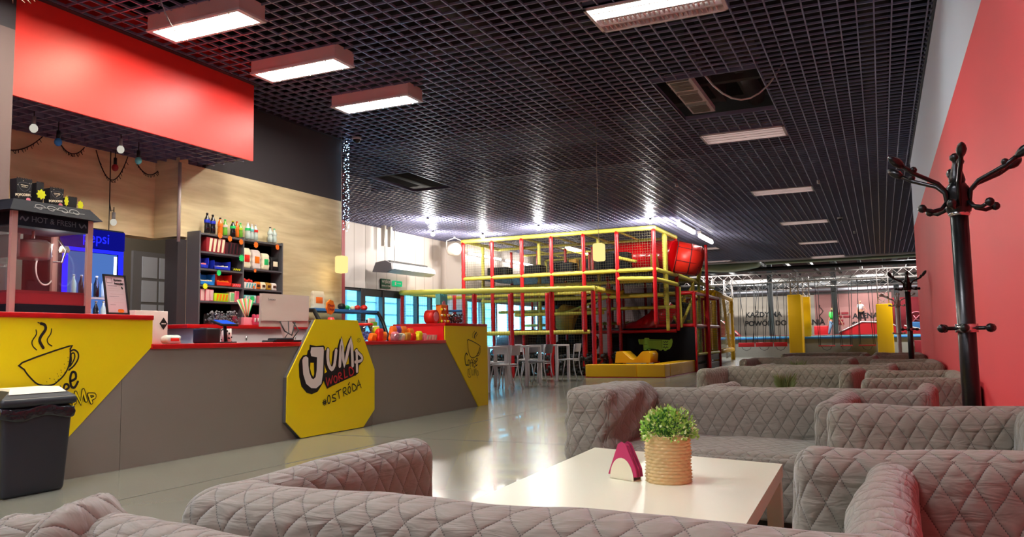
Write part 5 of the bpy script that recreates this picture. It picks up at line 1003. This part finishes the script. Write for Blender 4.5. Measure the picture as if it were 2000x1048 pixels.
# ================================================================ WHITE TABLES AND CHAIRS
def high_table(x0,x1,y0,y1,label):
    t=thing('white_table',label,'table',((x0+x1)/2,(y0+y1)/2,0),'white square tables by the play frame'); obj('table_top',MB().bev(x0,x1,y0,y1,.84,.88,.004),'white_paint',t)
    for x in (x0+.03,x1-.03):
        for y in (y0+.03,y1-.03): obj('leg',MB().box(x-.03,x+.03,y-.03,y+.03,0,.84),'white_paint',t)
    return t
high_table(-7.8,-7.0,14.14,15.03,'white table nearest the yellow coffee panel'); high_table(-7.9,-7.08,16.2,17.0,'middle white table of the row by the play frame'); high_table(-8.0,-7.18,18.25,19.1,'farthest white table by the play frame')
def chair(seatm,backm):
    t=thing('white_chair','chair','chair',(0,0,0)); H=.9
    obj('seat',MB().rbox(-.2,.2,-.2,.2,.50,.53,.014,.1,3),seatm,t)
    bb=MB(); n=8
    for i in range(n):
        a0=-1+2*i/n; a1=-1+2*(i+1)/n; f0=.235+.035*(1-a0*a0); f1=.235+.035*(1-a1*a1)
        bb.hexa([(f0,a0*.2,.70),(f0+.012,a0*.2,.70),(f1+.012,a1*.2,.70),(f1,a1*.2,.70),(f0+.03,a0*.2,.9),(f0+.042,a0*.2,.9),(f1+.042,a1*.2,.9),(f1+.03,a1*.2,.9)])
    obj('backrest',bb,backm,t)
    for s in (-1,1):
        obj('leg',MB().tube([(-.26,s*.22,0),(-.16,s*.19,.5)],.013,8),'white_paint',t)
        obj('leg',MB().tube([(.3,s*.22,0),(.22,s*.2,.3),(.2,s*.2,.52),(.245,s*.2,.88)],.013,8),'white_paint',t)
    obj('stretcher',MB().cyl((-.17,-.19,.48),(-.17,.19,.48),.01,8).cyl((.2,-.2,.48),(.2,.2,.48),.01,8),'white_paint',t); return t
ca=chair('white_paint','white_paint'); cg=chair('grey_seat','grey_seat')
ca.location=(-6.95,14.75,0); ca['label']='white chair at the nearest white table, seen from the side'; ca['group']='white chairs by the play frame'
cg.location=(-6.98,16.6,0); cg['label']='chair with a grey backrest and white legs at the middle table'; cg['group']='white chairs by the play frame'
dup(ca,(-7.05,18.65,0),0,'white chair at the far right end of the farthest white table')
dup(cg,(-7.95,14.6,0),PI,'grey-seated chair on the far side of the nearest white table'); dup(ca,(-8.1,16.6,0),PI,'white chair on the far side of the middle table')
dup(ca,(-8.15,18.7,0),PI,'white chair on the far side of the farthest table'); dup(ca,(-7.5,15.6,0),PI/2,'white chair between the nearest and middle tables'); dup(cg,(-7.55,17.6,0),PI/2,'grey-seated chair between the middle and farthest tables')
# ================================================================ PLAY FRAME
pf=thing('play_frame','large red and yellow netted soft play climbing frame','play structure',(-8.5,24,0))
def post(x,y,z0,z1,m='red_pipe',r=.055):
    b=MB(); n=max(2,int((z1-z0)/.09)); b.tube([(x,y,z0+(z1-z0)*i/n) for i in range(n+1)],[r*(1+(.05 if i%2 else -.05)) for i in range(n+1)],9); return obj('post',b,m,pf)
def beam(p,q,m='yellow_pipe',r=.06,name='beam'):
    p=Vector(p);q=Vector(q); n=max(2,int((q-p).length/.12)); return obj(name,MB().tube([p+(q-p)*i/n for i in range(n+1)],[r*(1+(.05 if i%2 else -.05)) for i in range(n+1)],8),m,pf)
def net(P,m='net'):
    P=[Vector(p) for p in P]; w_=(P[1]-P[0]).length; h_=(P[3]-P[0]).length
    return obj('safety_net',MB().quad(P,[(0,0),(w_,0),(w_,h_),(0,h_)]),m,pf)
UX=[-11.2,-10.25,-9.3,-8.38,-7.42,-6.46,-5.43]
for x in UX: post(x,21.0,1.2 if x<-7 else 1.36,3.92)
for x in UX[::2]:
    post(x,22.3,1.2,3.92,'yellow_pipe',.05); post(x+.5,25.5,0,3.9,'red_pipe',.05)
for x in UX[:6]: post(x+.2,24,0,3.9,'red_pipe',.045)
for x in (-11.2,-9.8,-8.4,-7.0,-5.6): post(x,27.5,0,3.9,'yellow_pipe',.05)
post(-5.40,23.4,1.2,3.9,'red_pipe'); post(-5.42,22.1,1.9,3.9,'yellow_pipe')
beam((-11.25,21,3.95),(-5.4,21,3.95)); beam((-5.42,21,3.95),(-5.4,23.45,3.95)); beam((-11.2,21,3.95),(-11.2,23.4,3.95)); beam((-11.2,23.4,3.93),(-5.4,23.4,3.93),r=.045)
for x in UX[1:6]: beam((x,21,3.93),(x,27.5,3.93),r=.035)
for y in (25.5,27.5): beam((-11.2,y,3.93),(-5.4,y,3.93),r=.04)
for z in (2.83,2.62,2.2): beam((-11.2,21.0 if z>2.8 else 22.2,z),(-5.45,21.0 if z>2.8 else 22.2,z),r=.055)
for z in (2.83,2.35,1.5): beam((-11.2,25.5,z),(-5.4,25.5,z),r=.045)
beam((-5.42,21,2.83),(-5.4,24,2.83)); beam((-6.45,21,2.62),(-5.45,21,2.58)); beam((-5.45,21,2.58),(-5.2,22.6,2.5)); beam((-6.46,21,3.2),(-6.2,21.9,3.15),r=.05)
for z in (1.2,1.9,2.3): beam((-11.2,23.4,z),(-5.45,23.4,z),'red_pipe' if z<1.5 else 'yellow_pipe',.05)
obj('deck',MB().box(-11.2,-5.45,21.02,27.5,2.86,2.9),'maroon',pf); obj('deck',MB().box(-11.2,-5.45,24.2,27.5,1.3,1.34),'maroon',pf)
net([(-11.2,21,2.9),(-5.43,21,2.9),(-5.43,21,3.93),(-11.2,21,3.93)]); net([(-11.2,21,2.35),(-5.43,21,2.35),(-5.43,21,2.85),(-11.2,21,2.85)]); net([(-5.41,21,1.4),(-5.4,23.4,1.4),(-5.4,23.4,3.93),(-5.41,21,3.93)]); net([(-11.2,25.4,1.3),(-5.4,25.4,1.3),(-5.4,25.4,3.93),(-11.2,25.4,3.93)])
# black foam blocks and yellow pads on the deck
for i,(x,w_,h_) in enumerate(((-10.35,.62,.27),(-9.2,.5,.28),(-8.25,.58,.3),(-6.98,.5,.5),(-6.45,.25,.5))):
    tag(obj('foam_block',MB().bev(x-w_/2,x+w_/2,21.5,22.0,2.905,2.905+h_,.02),'dark_pad'),['first','second','third','fourth','fifth'][i]+' black foam block from the left on the upper deck','foam block','black foam blocks on the upper deck')
for x in (-8.35,-7.3,-7.0,-5.85): obj('padding',MB().bev(x-.12,x+.12,22.6,22.9,2.9,3.4,.03),'ochre',pf)
for i in range(9): obj('roller',MB().cyl((-9.9+.22*i,24.0,2.1),(-9.9+.22*i,24.0,2.35),.06,8),'black',pf)
# lower front
LX=[-12.15,-11.2,-10.6,-10.12,-9.6,-9.09,-8.55,-8.04,-7.55,-7.1,-6.93]
for i,x in enumerate(LX):
    yb=20.3-(abs(x+6.9)/5.3)*1.2; post(x,yb if i in (0,3,5,7,10) else yb+1.1,0,2.32,r=.06 if x>-7 else .055)
beam((-12.15,19.05,2.37),(-6.88,20.3,2.34),r=.075); beam((-6.88,20.3,2.34),(-7.1,23.6,2.34),r=.07); beam((-12.15,19.05,2.37),(-12.1,23.4,2.34),r=.06); beam((-12.1,21.2,2.3),(-7.0,21.4,2.3),r=.05)
beam((-10.6,20.2,1.2),(-7.35,21.2,1.2),r=.06); beam((-10.0,22,1.75),(-7.2,22,1.75),r=.05); beam((-8.8,23.0,1.8),(-6.9,23,2.4),r=.04)
net([(-12.15,19.05,.1),(-6.9,20.3,.1),(-6.9,20.3,2.34),(-12.15,19.05,2.37)]); net([(-6.9,20.3,.1),(-7.05,23.6,.1),(-7.05,23.6,2.34),(-6.9,20.3,2.34)])
obj('net_roof',MB().quad([(-12.15,19.05,2.4),(-6.88,20.3,2.37),(-7.1,21.4,2.36),(-12.1,21.2,2.38)],[(0,0),(5.3,0),(5.3,1.1),(0,1.8)]),'net_yellow',pf)
for x,y in ((-7.1,22.2),(-7.15,23.4)): post(x,y,0,2.7)
for x in (-10.9,-9.9,-8.9,-7.9,-7.2): post(x,22.4,0,2.8,r=.05)
for x in (-11.4,-10.4,-9.4,-8.4): post(x,26.6,0,2.8,r=.045)
# slides, tubes, inner obstacles
b=MB(); b.tube([(-10.9,23.2,.75),(-10.4,23.1,.9),(-9.9,23.1,.85)],.45,18); obj('tunnel',b,'maroon',pf)
b=MB(); b.tube([(-9.6,24.6,2.2),(-9.0,24.2,2.0),(-8.6,23.8,1.6),(-8.3,23.6,1.2)],.42,18); obj('tunnel',b,'dark_pad',pf)
b=MB(); b.tube([(-9.1,23.6,1.7),(-8.5,23.5,1.55)],.42,18); obj('tunnel_ring',b,'mustard',pf)
b=MB(); b.tube([(-7.2,24.3,1.1),(-6.7,24.2,1.2),(-6.2,24.2,1.5),(-5.9,24.4,2.0)],.38,16); obj('slide_tube',b,'red_tube',pf)
b=MB(); b.box(-7.6,-6.0,23.9,24.0,.6,1.2); b.box(-9.6,-8.6,24.5,25.2,0,1.3); b.box(-6.6,-5.6,25,26,0,2.1); obj('crawl_wall',b,'dark_pad',pf)
for x,y,z in ((-9.4,22.9,.95),(-8.9,23.1,.7),(-8.0,23,.9),(-10.9,22.7,.5)): obj('punch_roll',MB().ball((x,y,z),.3,14),'dark_pad',pf)
b=MB()
for i in range(24): b.box(-10.8+.17*i,-10.72+.17*i,27.2,27.25,1.3,1.6)
obj('railing',b,'red_pipe',pf)
b=MB()
for k in range(1600): b.ball((random.uniform(-11.5,-7.0),random.uniform(20.9,23),random.uniform(.05,.55)),.06,6)
tag(obj('pit_balls',b,'black_pl'),'black plastic balls filling the ball pit behind the white tables','balls',kind='stuff')
# red tube slide
tb=obj('red_tube',MB().tube([(-7.0,23.3,3.42),(-6.2,23.2,3.4),(-5.6,23.05,3.36),(-5.32,23.0,3.33)],[.46,.46,.47,.47],32),'red_tube',pf)
tr=obj('tube_end',MB().tube([(-5.32,23.0,3.33),(-4.95,23.1,3.24),(-4.72,23.25,3.19)],[.465,.45,.43],32),'red_pl',pf)
tr['label']='ribbed outer end of the red tube'
b=MB(); dd=Vector((.93,.3,-.2)).normalized(); u_=dd.cross(Vector((0,0,1))).normalized(); v_=dd.cross(u_)
for p,r in (((-5.32,23.0,3.33),.475),((-4.95,23.1,3.24),.455),((-4.72,23.25,3.19),.435)): b.tube([Vector(p)+u_*math.cos(a)*r+v_*math.sin(a)*r for a in [2*PI*i/24 for i in range(24)]],.013,6,closed=True)
for a in (.3,1.2,2.1,3.0,3.9,4.8,5.7): b.tube([Vector(p)+u_*math.cos(a)*r+v_*math.sin(a)*r for p,r in (((-5.32,23.0,3.33),.47),((-4.95,23.1,3.24),.455),((-4.72,23.25,3.19),.435))],.009,5)
obj('tube_ring',b,'maroon',pf)
b=MB()
for a0 in (3.5,4.0):
    for k in range(3): a=a0+.13*k; b.tube([Vector(p)+u_*math.cos(a)*r+v_*math.sin(a)*r for p,r in (((-5.2,23.03,3.3),.468),((-5.0,23.09,3.25),.46))],.02,5)
obj('sticker',b,'pink',pf)
# right bridge
beam((-5.4,23.4,2.83),(-5.3,28.5,2.72),r=.065); beam((-5.38,23.6,2.5),(-5.35,23.6,1.2),r=.045)
beam((-5.36,25.4,2.75),(-5.36,25.4,1.5),r=.06); beam((-5.34,27.6,2.72),(-5.34,27.6,2.0),r=.06); beam((-4.95,24.6,3.1),(-5.35,26.2,2.76),r=.07); beam((-5.36,25.4,2.6),(-6.4,25.4,1.4),r=.045)
for x0,z0,x1,z1 in ((-6.05,2.2,-5.55,1.35),(-5.1,2.2,-5.5,1.35)): beam((x0,24.2,z0),(x1,24.2,z1),r=.045)
for z in (2.31,1.35): beam((-6.1,23.65,z),(-4.97,23.65,z),'red_pipe',.055); beam((-4.97,23.65,z),(-5.05,27.9,z),'red_pipe',.05); beam((-6.1,27.9,z),(-5.05,27.9,z),'red_pipe',.05)
for x,y in ((-6.1,23.65),(-4.97,23.65),(-5.0,25.6),(-5.05,27.9),(-5.6,27.9),(-6.1,27.9)): post(x,y,0,2.31,r=.055)
net([(-4.97,23.65,.1),(-5.05,27.9,.1),(-5.05,27.9,2.3),(-4.97,23.65,2.3)]); net([(-6.1,23.66,1.3),(-4.97,23.66,1.3),(-4.97,23.66,2.3),(-6.1,23.66,2.3)])
for z in (.25,.0): obj('floor_mat',MB().bev(-6.0,-5.05,24,27.8,z,z+.2,.03),'black_pl',pf)
beam((-5.0,24,.5),(-5.05,27.8,.5),r=.04)
# croc panel with yellow pads in front
t=thing('crocodile_panel','dark blue padded panel with a green crocodile print','panel',(-6.05,23.56,0))
cp=obj('panel',MB().bev(-7.12,-4.95,23.555,23.62,.32,1.3,.01),'dark_pad',t); art('crocodile_print',ART['croc'],lambda u,v,o:(u,23.55-o*2,v),cp,step=.002,smooth=False)
obj('edge_pipe',MB().cyl((-4.93,23.57,0),(-4.93,23.57,1.3),.03,10),'red_pipe',t)
tag(obj('floor_pad',MB().bev(-7.1,-5.72,20.02,20.55,.02,.34,.02),'yellow_pad'),'long yellow padded barrier, left piece in front of the rocker','pad'); 
tag(obj('floor_pad',MB().bev(-5.71,-4.99,20.0,20.55,.02,.34,.02),'yellow_pad'),'short yellow padded block at the front right corner','pad')
tag(obj('floor_pad',MB().bev(-5.45,-4.98,20.56,23.54,.02,.34,.02),'yellow_pad'),'yellow padded barrier running back along the right side to the crocodile panel','pad')
tag(obj('pad_edge',MB().box(-7.12,-4.97,20.03,23.5,.0,.02),'red_pipe'),'thin red mat edge under the yellow pads','mat')
P=[(-7.0,.34),(-6.95,.62),(-6.9,.68),(-6.62,.68),(-6.5,.62),(-6.25,.46),(-6.1,.42),(-5.95,.46),(-5.7,.64),(-5.6,.68),(-5.32,.68),(-5.22,.6),(-5.26,.34)]
P=[(-6.66+(x+7.0)*.56,z-.03*(z>.5)) for x,z in P]
tag(obj('soft_rocker',MB().prism(P,'y',21.2,22.0,True),'yellow_pad'),'yellow V-shaped soft rocker standing behind the yellow barrier','rocker')
# yellow gate tower
t=thing('yellow_gate_tower','yellow padded and netted gate tower right of the play frame','play structure',(-5.6,33,0))
def yb(p,q,r=.09): obj('frame_bar',MB().tube([p,q],r,10),'yellow_pipe' if 0 else 'yellow_pad',t)
YT=2.62
for x,y in ((-5.5,29.6),(-5.95,36.0),(-6.6,29.6),(-7,36)): yb((x,y,0),(x,y,YT))
for z in (YT,.45): yb((-5.5,29.6,z),(-5.95,36,z)); yb((-6.6,29.6,z),(-5.5,29.6,z)); 
yb((-6.6,29.6,YT),(-7,36,YT)); yb((-5.95,35.2,.6),(-5.85,33.5,YT),.06)
obj('padding',MB().bev(-6.1,-5.62,29.5,29.62,.3,YT-.05,.02),'yellow_pad',t)
o=obj('safety_net',MB().quad([(-5.52,29.7,.5),(-5.93,35.9,.5),(-5.93,35.9,YT),(-5.52,29.7,YT)],[(0,0),(6.2,0),(6.2,2.1),(0,2.1)]),'net_yellow',t)
obj('inner_wall',MB().bev(-6.65,-6.5,30,35.8,.5,2.4,.02),'ochre',t); obj('notice_board',MB().box(-5.9,-5.87,34.8,35.3,1.1,2.0),'white',t)
# ================================================================ TRAMPOLINE HALL
t=thing('trampoline_platform','raised grey skirted trampoline platform with a blue padded edge','platform',(-3,45,0))
obj('skirt',MB().box(-13,5,41,41.1,0,.84),'grey_pad',t); obj('deck',MB().box(-13,5,41.1,51.5,.7,.86),'black_pl',t)
obj('edge_pad',MB().bev(-13,5,40.9,41.8,.84,.94,.03),'blue_strip',t); obj('edge_pad',MB().bev(-13,5,41.9,43.2,.86,.98,.03),'teal',t)
obj('edge_pad',MB().bev(-13,5,43.3,43.8,.88,1.02,.03),'dark_red',t)
obj('back_panel',MB().bev(1.3,2.6,40.6,40.9,0,.7,.02),'dark_red',t)
struct('trim_10',MB().box(-9,-3.55,50.8,51.0,.95,3.55),'banner','beige banner wall with the slogan')
struct('trim_11',MB().box(-3.55,.6,50.8,51.0,.95,3.4),'banner_pink','dull pink banner wall in the trampoline hall')
struct('trim_12',MB().box(.6,3.5,48.9,49.0,.9,3.0),'dark_red','dark red wall panel with a round white mark')
b=MB().box(-9,.6,50.7,50.8,3.45,3.6); struct('trim_13',b,'slab_grey','grey batten along the top of the banners')
st=thing('slogan_lettering','black and red slogan lettering on the beige banner','lettering',(-6,50.78,1.9))
def ltxt(s,x,z,size,m):
    cu=bpy.data.curves.new('lettering','FONT'); cu.body=s; cu.size=size; cu.extrude=.005; cu.offset=.012
    o=bpy.data.objects.new('tmp',cu); COL.objects.link(o); dg=bpy.context.evaluated_depsgraph_get(); me=bpy.data.meshes.new_from_object(o.evaluated_get(dg)); bpy.data.objects.remove(o)
    me.transform(mtx((x,50.785,z),(1,0,0),(0,0,1))); me.transform(Matrix.Translation(-st.location)); me.materials.clear(); me.materials.append(MATS[m]); me.name='lettering'
    o=bpy.data.objects.new('lettering',me); COL.objects.link(o); o.parent=st
ltxt('KAŻDY MA',-7.55,2.17,.42,'black'); ltxt('SWÓJ',-5.1,2.15,.42,'dark_red'); ltxt('POWÓD DO SKAKANIA',-7.6,1.64,.42,'black'); ltxt('ARENA',-1.5,1.95,.42,'black'); ltxt('SKOKÓW',-1.55,1.45,.42,'black')
for i,(x,z) in enumerate(((-2.55,2.2),(-2.1,2.2),(-2.45,2.0),(-2.0,2.0),(-2.4,1.78),(-2.35,1.6))): obj('red_bar',MB().box(x,x+.38,50.77,50.79,z,z+.12),'dark_red',st)
q=MB(); q.tube([(1.75+.34*math.cos(a),48.88,1.85+.34*math.sin(a)) for a in [i*PI/12 for i in range(24)]],.025,6,closed=True); q.tube([(1.55,48.88,1.65),(1.95,48.88,2.05)],.025,6); q.tube([(1.6,48.88,2.0),(1.75,48.88,1.75),(1.95,48.88,1.7)],.025,6)
tag(obj('round_mark',q,'pink'),'round pale mark on the dark red panel beyond the coat racks','sign')
for x,z,lb in ((-8.4,2.4,'left'),(-3.2,2.3,'middle')):
    q=MB(); q.tube([(x+.1*math.sin(i*1.3),50.77,z-.6+.12*i) for i in range(10)],.02,5); tag(obj('graffiti_mark',q,'dark_red' if x<-5 else 'black'),lb+' vertical scribble mark on the banner wall','graffiti')
def ramp(P,y0,y1,m,label):
    t=thing('jump_ramp',label,'ramp',(sum(p[0] for p in P)/len(P),(y0+y1)/2,.95)); obj('ramp_body',MB().prism(P,'y',y0,y1),m,t)
    tp=[p for p in P if p[1]>1.05]; n=sorted(P); 
    b=MB(); pts=[(p[0],y0-.02,p[1]+.02) for p in n if True]; 
    up=[]; 
    for p in P: up.append(p)
    line=[(p[0],y0-.02,p[1]+.02) for p in P[1:-1]] if len(P)>3 else [(p[0],y0-.02,p[1]+.02) for p in P]
    b.tube(line,.035,6); obj('edge_line',b,'white',t)
ramp([(-2.35,.96),(-2.3,1.02),(-.95,1.66),(.35,1.6),(1.35,1.0),(1.4,.96)],46.5,47.5,'ramp_red','large red ramp under the jumping child')
ramp([(1.0,.9),(1.02,1.4),(1.6,1.25),(2.7,.98),(2.75,.9)],44.5,45.5,'ramp_red','red ramp beside the dark red panel')
ramp([(-8.2,.96),(-8.2,1.9),(-7.3,1.1),(-7.2,.96)],46,47,'dark_red','dark red ramp at the left of the platform')
tag(obj('red_step',MB().bev(-3.3,-2.6,46,46.8,.96,1.5,.03),'ramp_red'),'red padded step with an orange top beside the person in green','step')
tag(obj('blue_cushion',MB().bev(1.3,2.2,46,46.4,1.0,1.6,.05),'blue_strip'),'blue cushion leaning by the dark red panel','cushion')
# trusses
def truss(x0,x1,y,z,w_,label,vertical=False,h0=0,name='truss_beam'):
    t=thing(name,label,'truss',((x0+x1)/2,y,h0 if vertical else z),'metal trusses'); b=MB(); r=.022
    if vertical:
        c=[(x0,y),(x1,y),(x1,y+w_),(x0,y+w_)]
        for p in c: obj('chord',MB().cyl((*p,h0),(*p,z),r,8),'truss_metal',t)
        n=int((z-h0)/.3)
        for i in range(n):
            za=h0+(z-h0)*i/n; zb=h0+(z-h0)*(i+1)/n
            for k in range(4):
                p,q=c[k],c[(k+1)%4]; 
                if i%2: p,q=q,p
                b.cyl((*p,za),(*q,zb),.015,5)
    else:
        c=[(y,z),(y+w_,z),(y+w_,z+w_),(y,z+w_)]
        for p in c: obj('chord',MB().cyl((x0,*p),(x1,*p),r,8),'truss_metal',t)
        n=int((x1-x0)/.45)
        for i in range(n):
            xa=x0+(x1-x0)*i/n; xb=x0+(x1-x0)*(i+1)/n
            for k in range(4):
                p,q=c[k],c[(k+1)%4]
                if i%2: p,q=q,p
                b.cyl((xa,*p),(xb,*q),.015,5)
    tag(obj('bracing',b,'truss_metal',t),None,None); return t
truss(-9,1.9,39.9,3.55,.42,'front horizontal truss across the trampoline hall entrance'); truss(-3.0,1.9,43,3.45,.36,'rear horizontal truss behind the right swings'); truss(-9,-3.2,44,3.4,.36,'rear horizontal truss behind the left ropes')
truss(-3.85,-3.5,39.9,4.0,.36,'truss column above the left yellow padded column',True,2.9,'truss_column'); truss(-3.47,-3.18,42,3.9,.3,'narrow truss column behind the left padded column',True,2.7,'truss_column'); truss(-.1,.35,39.9,4.0,.42,'truss column above the right yellow padded column',True,2.3,'truss_column')
truss(-7.9,-7.5,40,4.0,.4,'truss column farthest left behind the yellow tower',True,0,'truss_column'); truss(-6.75,-6.4,39,3.7,.35,'short bright truss column right of the yellow tower',True,0,'truss_column')
for x,lb in ((-5.2,'left'),(-2.1,'middle'),(.75,'right')): tag(obj('steel_column',MB().box(x-.12,x+.12,43.6,43.85,0,5.6),'grey_steel'),lb+' grey steel column rising from the trampoline platform','column')
for P,lb in (((-3.97,-3.37,39.75,40.85,0,2.92),'large yellow padded column left of the rope swings'),((-3.5,-3.15,41.9,42.4,.3,2.9),'narrow yellow padded column behind the large one'),((-.2,.47,39.75,40.45,0,2.36),'yellow padded column right of the rope swings')):
    tag(obj('column_pad',MB().bev(*P,.03),'yellow_pad'),lb,'column pad')
# ducts and foil above the hall
b=MB().rbox(-8.3,-4.6,35.2,36.2,3.95,4.35,.18,.3,4,lambda p,n:(p[0],p[1],p[2]+.12*math.sin(p[0]*1.3))); tag(obj('foil_duct',b,'foil'),'pale green foil wrapped duct above the far truss','duct')
b=MB().rbox(-4.4,1.8,35.4,35.8,4.05,4.18,.05,.4,3); tag(obj('foil_duct',b,'foil'),'thin pale green duct above the right of the far truss','duct')
for y,z,r,m,lb in ((36.8,3.95,.09,'black_pl','black pipe running across above the front truss'),(48,4.0,.28,'steel','large shiny ventilation duct at the back of the hall'),(46,3.7,.14,'grey_steel','dark pipe at the back of the trampoline hall'),(49,3.55,.1,'grey_seat','pale pipe just above the banner wall')):
    tag(obj('pipe',MB().cyl((-12,y,z),(4.8,y,z),r,14),m),lb,'pipe')
b=MB()
for i in range(10): b.box(-9+i*1.15,-8.85+i*1.15,34.6,51,4.6,4.75)
struct('trim_14',b,'slab_grey','roof ribs over the trampoline hall')
# rope swings
def swing(x0,x1,y,zb,label,beamy=False,n=2,lean=.12):
    t=thing('rope_swing',label,'swing',((x0+x1)/2,y,zb),'rope swings in the trampoline hall')
    obj('swing_bar',MB().bev(x0,x1,y-.04,y+.04,zb,zb+(.2 if beamy else .06),.01),'ramp_red',t)
    for i in range(n):
        x=x0+.06+(x1-x0-.12)*i/max(1,n-1)
        for s in (-1,1): obj('rope',MB().cyl((x+s*.03,y,zb+.05),(x+s*.05+random.uniform(-lean,lean)*1.5,y+.05,3.6),.014,5),'black',t)
    m=(x0+x1)/2; obj('safety_loop',MB().tube([(m-.25,y-.03,zb+.05),(m-.15,y-.03,zb-.12),(m,y-.03,zb-.18),(m+.15,y-.03,zb-.12),(m+.25,y-.03,zb+.05)],.012,5),'black',t)
for i,(a,b_) in enumerate(((-6.35,-5.6),(-5.55,-4.75),(-4.7,-4.1))): swing(a,b_,40.1,.5,['left','middle','right'][i]+' long red beam swing left of the large padded column',True,3,.25)
for i,(a,b_) in enumerate(((-2.72,-2.0),(-1.78,-1.25),(-1.0,-.28))): swing(a,b_,40.1,.48,['left','middle','right'][i]+' red trapeze bar swing between the padded columns',False,2,.1)
# people
def body(parts,name,label,skinm):
    # parts: list of (name, material, joints {key:(pos,rad)}, edges); first is the body
    root=thing(name,label,'person',parts[0][4])
    bodyo=None
    for pn,m,J,E,_ in parts:
        keys=list(J); me=bpy.data.meshes.new(pn); me.from_pydata([J[k][0] for k in keys],[(keys.index(a),keys.index(b)) for a,b in E],[]); o=bpy.data.objects.new(pn,me); COL.objects.link(o)
        md=o.modifiers.new('s','SKIN'); 
        for k,v in zip(keys,me.skin_vertices[0].data): v.radius=(J[k][1],J[k][1]); v.use_root=False
        me.skin_vertices[0].data[0].use_root=True
        o.modifiers.new('b','SUBSURF').levels=1
        bpy.context.view_layer.update(); dg=bpy.context.evaluated_depsgraph_get(); m2=bpy.data.meshes.new_from_object(o.evaluated_get(dg)); bpy.data.objects.remove(o)
        m2.transform(Matrix.Translation(-root.location)); m2.materials.clear(); m2.materials.append(MATS[m]); m2.polygons.foreach_set('use_smooth',[True]*len(m2.polygons)); m2.name=pn
        oo=bpy.data.objects.new(pn,m2); COL.objects.link(oo); oo.parent=root
    return root
def person(x,y,z,h,name,label,shirt,pants,hair,lean=0,stride=.1,arms=((-.25,.62),(.25,.6)),face=-1,long=False):
    s=h
    def P(u,v,w_): return (x+(u+lean*w_)*s,y+v*s,z+w_*s)
    J={'pel':(P(0,0,.52),.085*s),'ch':(P(0,0,.72),.1*s),'nk':(P(0,0,.83),.035*s),'hd':(P(.01,0,.88),.05*s),'hd2':(P(.01,0,.955),.055*s),'nose':(P(.01,face*.045,.91),.014*s)}
    E=[('pel','ch'),('ch','nk'),('nk','hd'),('hd','hd2'),('hd','nose')]
    for sg,k in ((-1,'l'),(1,'r')):
        J['hip'+k]=(P(sg*.055,0,.48),.065*s); J['kn'+k]=(P(sg*(.06+stride*.4),face*stride*.5*sg,.27),.042*s); J['an'+k]=(P(sg*(.06+stride),0,.04),.026*s); J['to'+k]=(P(sg*(.07+stride),face*.09,.02),.024*s)
        E+=[('pel','hip'+k),('hip'+k,'kn'+k),('kn'+k,'an'+k),('an'+k,'to'+k)]
        au,av=arms[0 if sg<0 else 1]
        J['sh'+k]=(P(sg*.1,0,.8),.035*s); J['el'+k]=(P(au*.62,face*.02,(av+.82)/2-.02),.025*s); J['wr'+k]=(P(au,face*.05,av-.08),.017*s); J['pa'+k]=(P(au*1.05,face*.06,av-.12),.017*s)
        E+=[('ch','sh'+k),('sh'+k,'el'+k),('el'+k,'wr'+k),('wr'+k,'pa'+k)]
        for f in range(5):
            J['f%d'%f+k]=(P(au*1.08+(f-2)*.008,face*.065,av-.17+(.02 if f in(0,4) else 0)),.005*s); E.append(('pa'+k,'f%d'%f+k))
    loc=(x,y,z)
    SJ={'a':(P(0,0,.5),.125*s),'b':(P(0,0,.7),.14*s),'c':(P(0,0,.81),.075*s)}; SE=[('a','b'),('b','c')]
    PJ={'a':(P(0,0,.54),.12*s)}; PE=[]
    for sg,k in ((-1,'l'),(1,'r')):
        SJ['s'+k]=(J['sh'+k][0],.048*s); SJ['e'+k]=(J['el'+k][0],.038*s); SE+=[('b','s'+k),('s'+k,'e'+k)]
        PJ['h'+k]=(J['hip'+k][0],.078*s); PJ['k'+k]=(J['kn'+k][0],.054*s); PJ['n'+k]=(J['an'+k][0],.036*s); PE+=[('a','h'+k),('h'+k,'k'+k),('k'+k,'n'+k)]
    HJ={'a':(P(.01,-face*.012,.93),.058*s),'b':(P(.01,-face*.01,.975),.05*s)}; HE=[('a','b')]
    if long: HJ['c']=(P(.01,-face*.06,.85),.03*s); HE.append(('a','c'))
    r=body([('body','skin',J,E,loc),('shirt',shirt,SJ,SE,loc),('trousers',pants,PJ,PE,loc),('hair',hair,HJ,HE,loc)],name,label,'skin')
    e=MB()
    for sg in (-1,1): e.ball(P(.01+sg*.02,face*.05,.925),.008*s,6)
    obj('eye',e,'black',r); b_=MB().box(*[v for pr in zip(P(-.01,face*.052,.888),P(.03,face*.056,.893)) for v in pr]) ; obj('mouth',b_,'dark_red',r)
    return r
person(-2.33,45.9,.98,1.5,'person','person in a bright green shirt and light jeans on the trampoline platform','green_shirt','denim','blond',arms=((-.16,.5),(.3,.48)),face=1,long=True)
person(-.88,46.9,1.66,1.16,'person','child in a white top and black trousers standing on the red ramp','white_cloth','dark_cloth','blond',lean=-.12,arms=((-.2,.55),(.22,.62)),stride=.05)
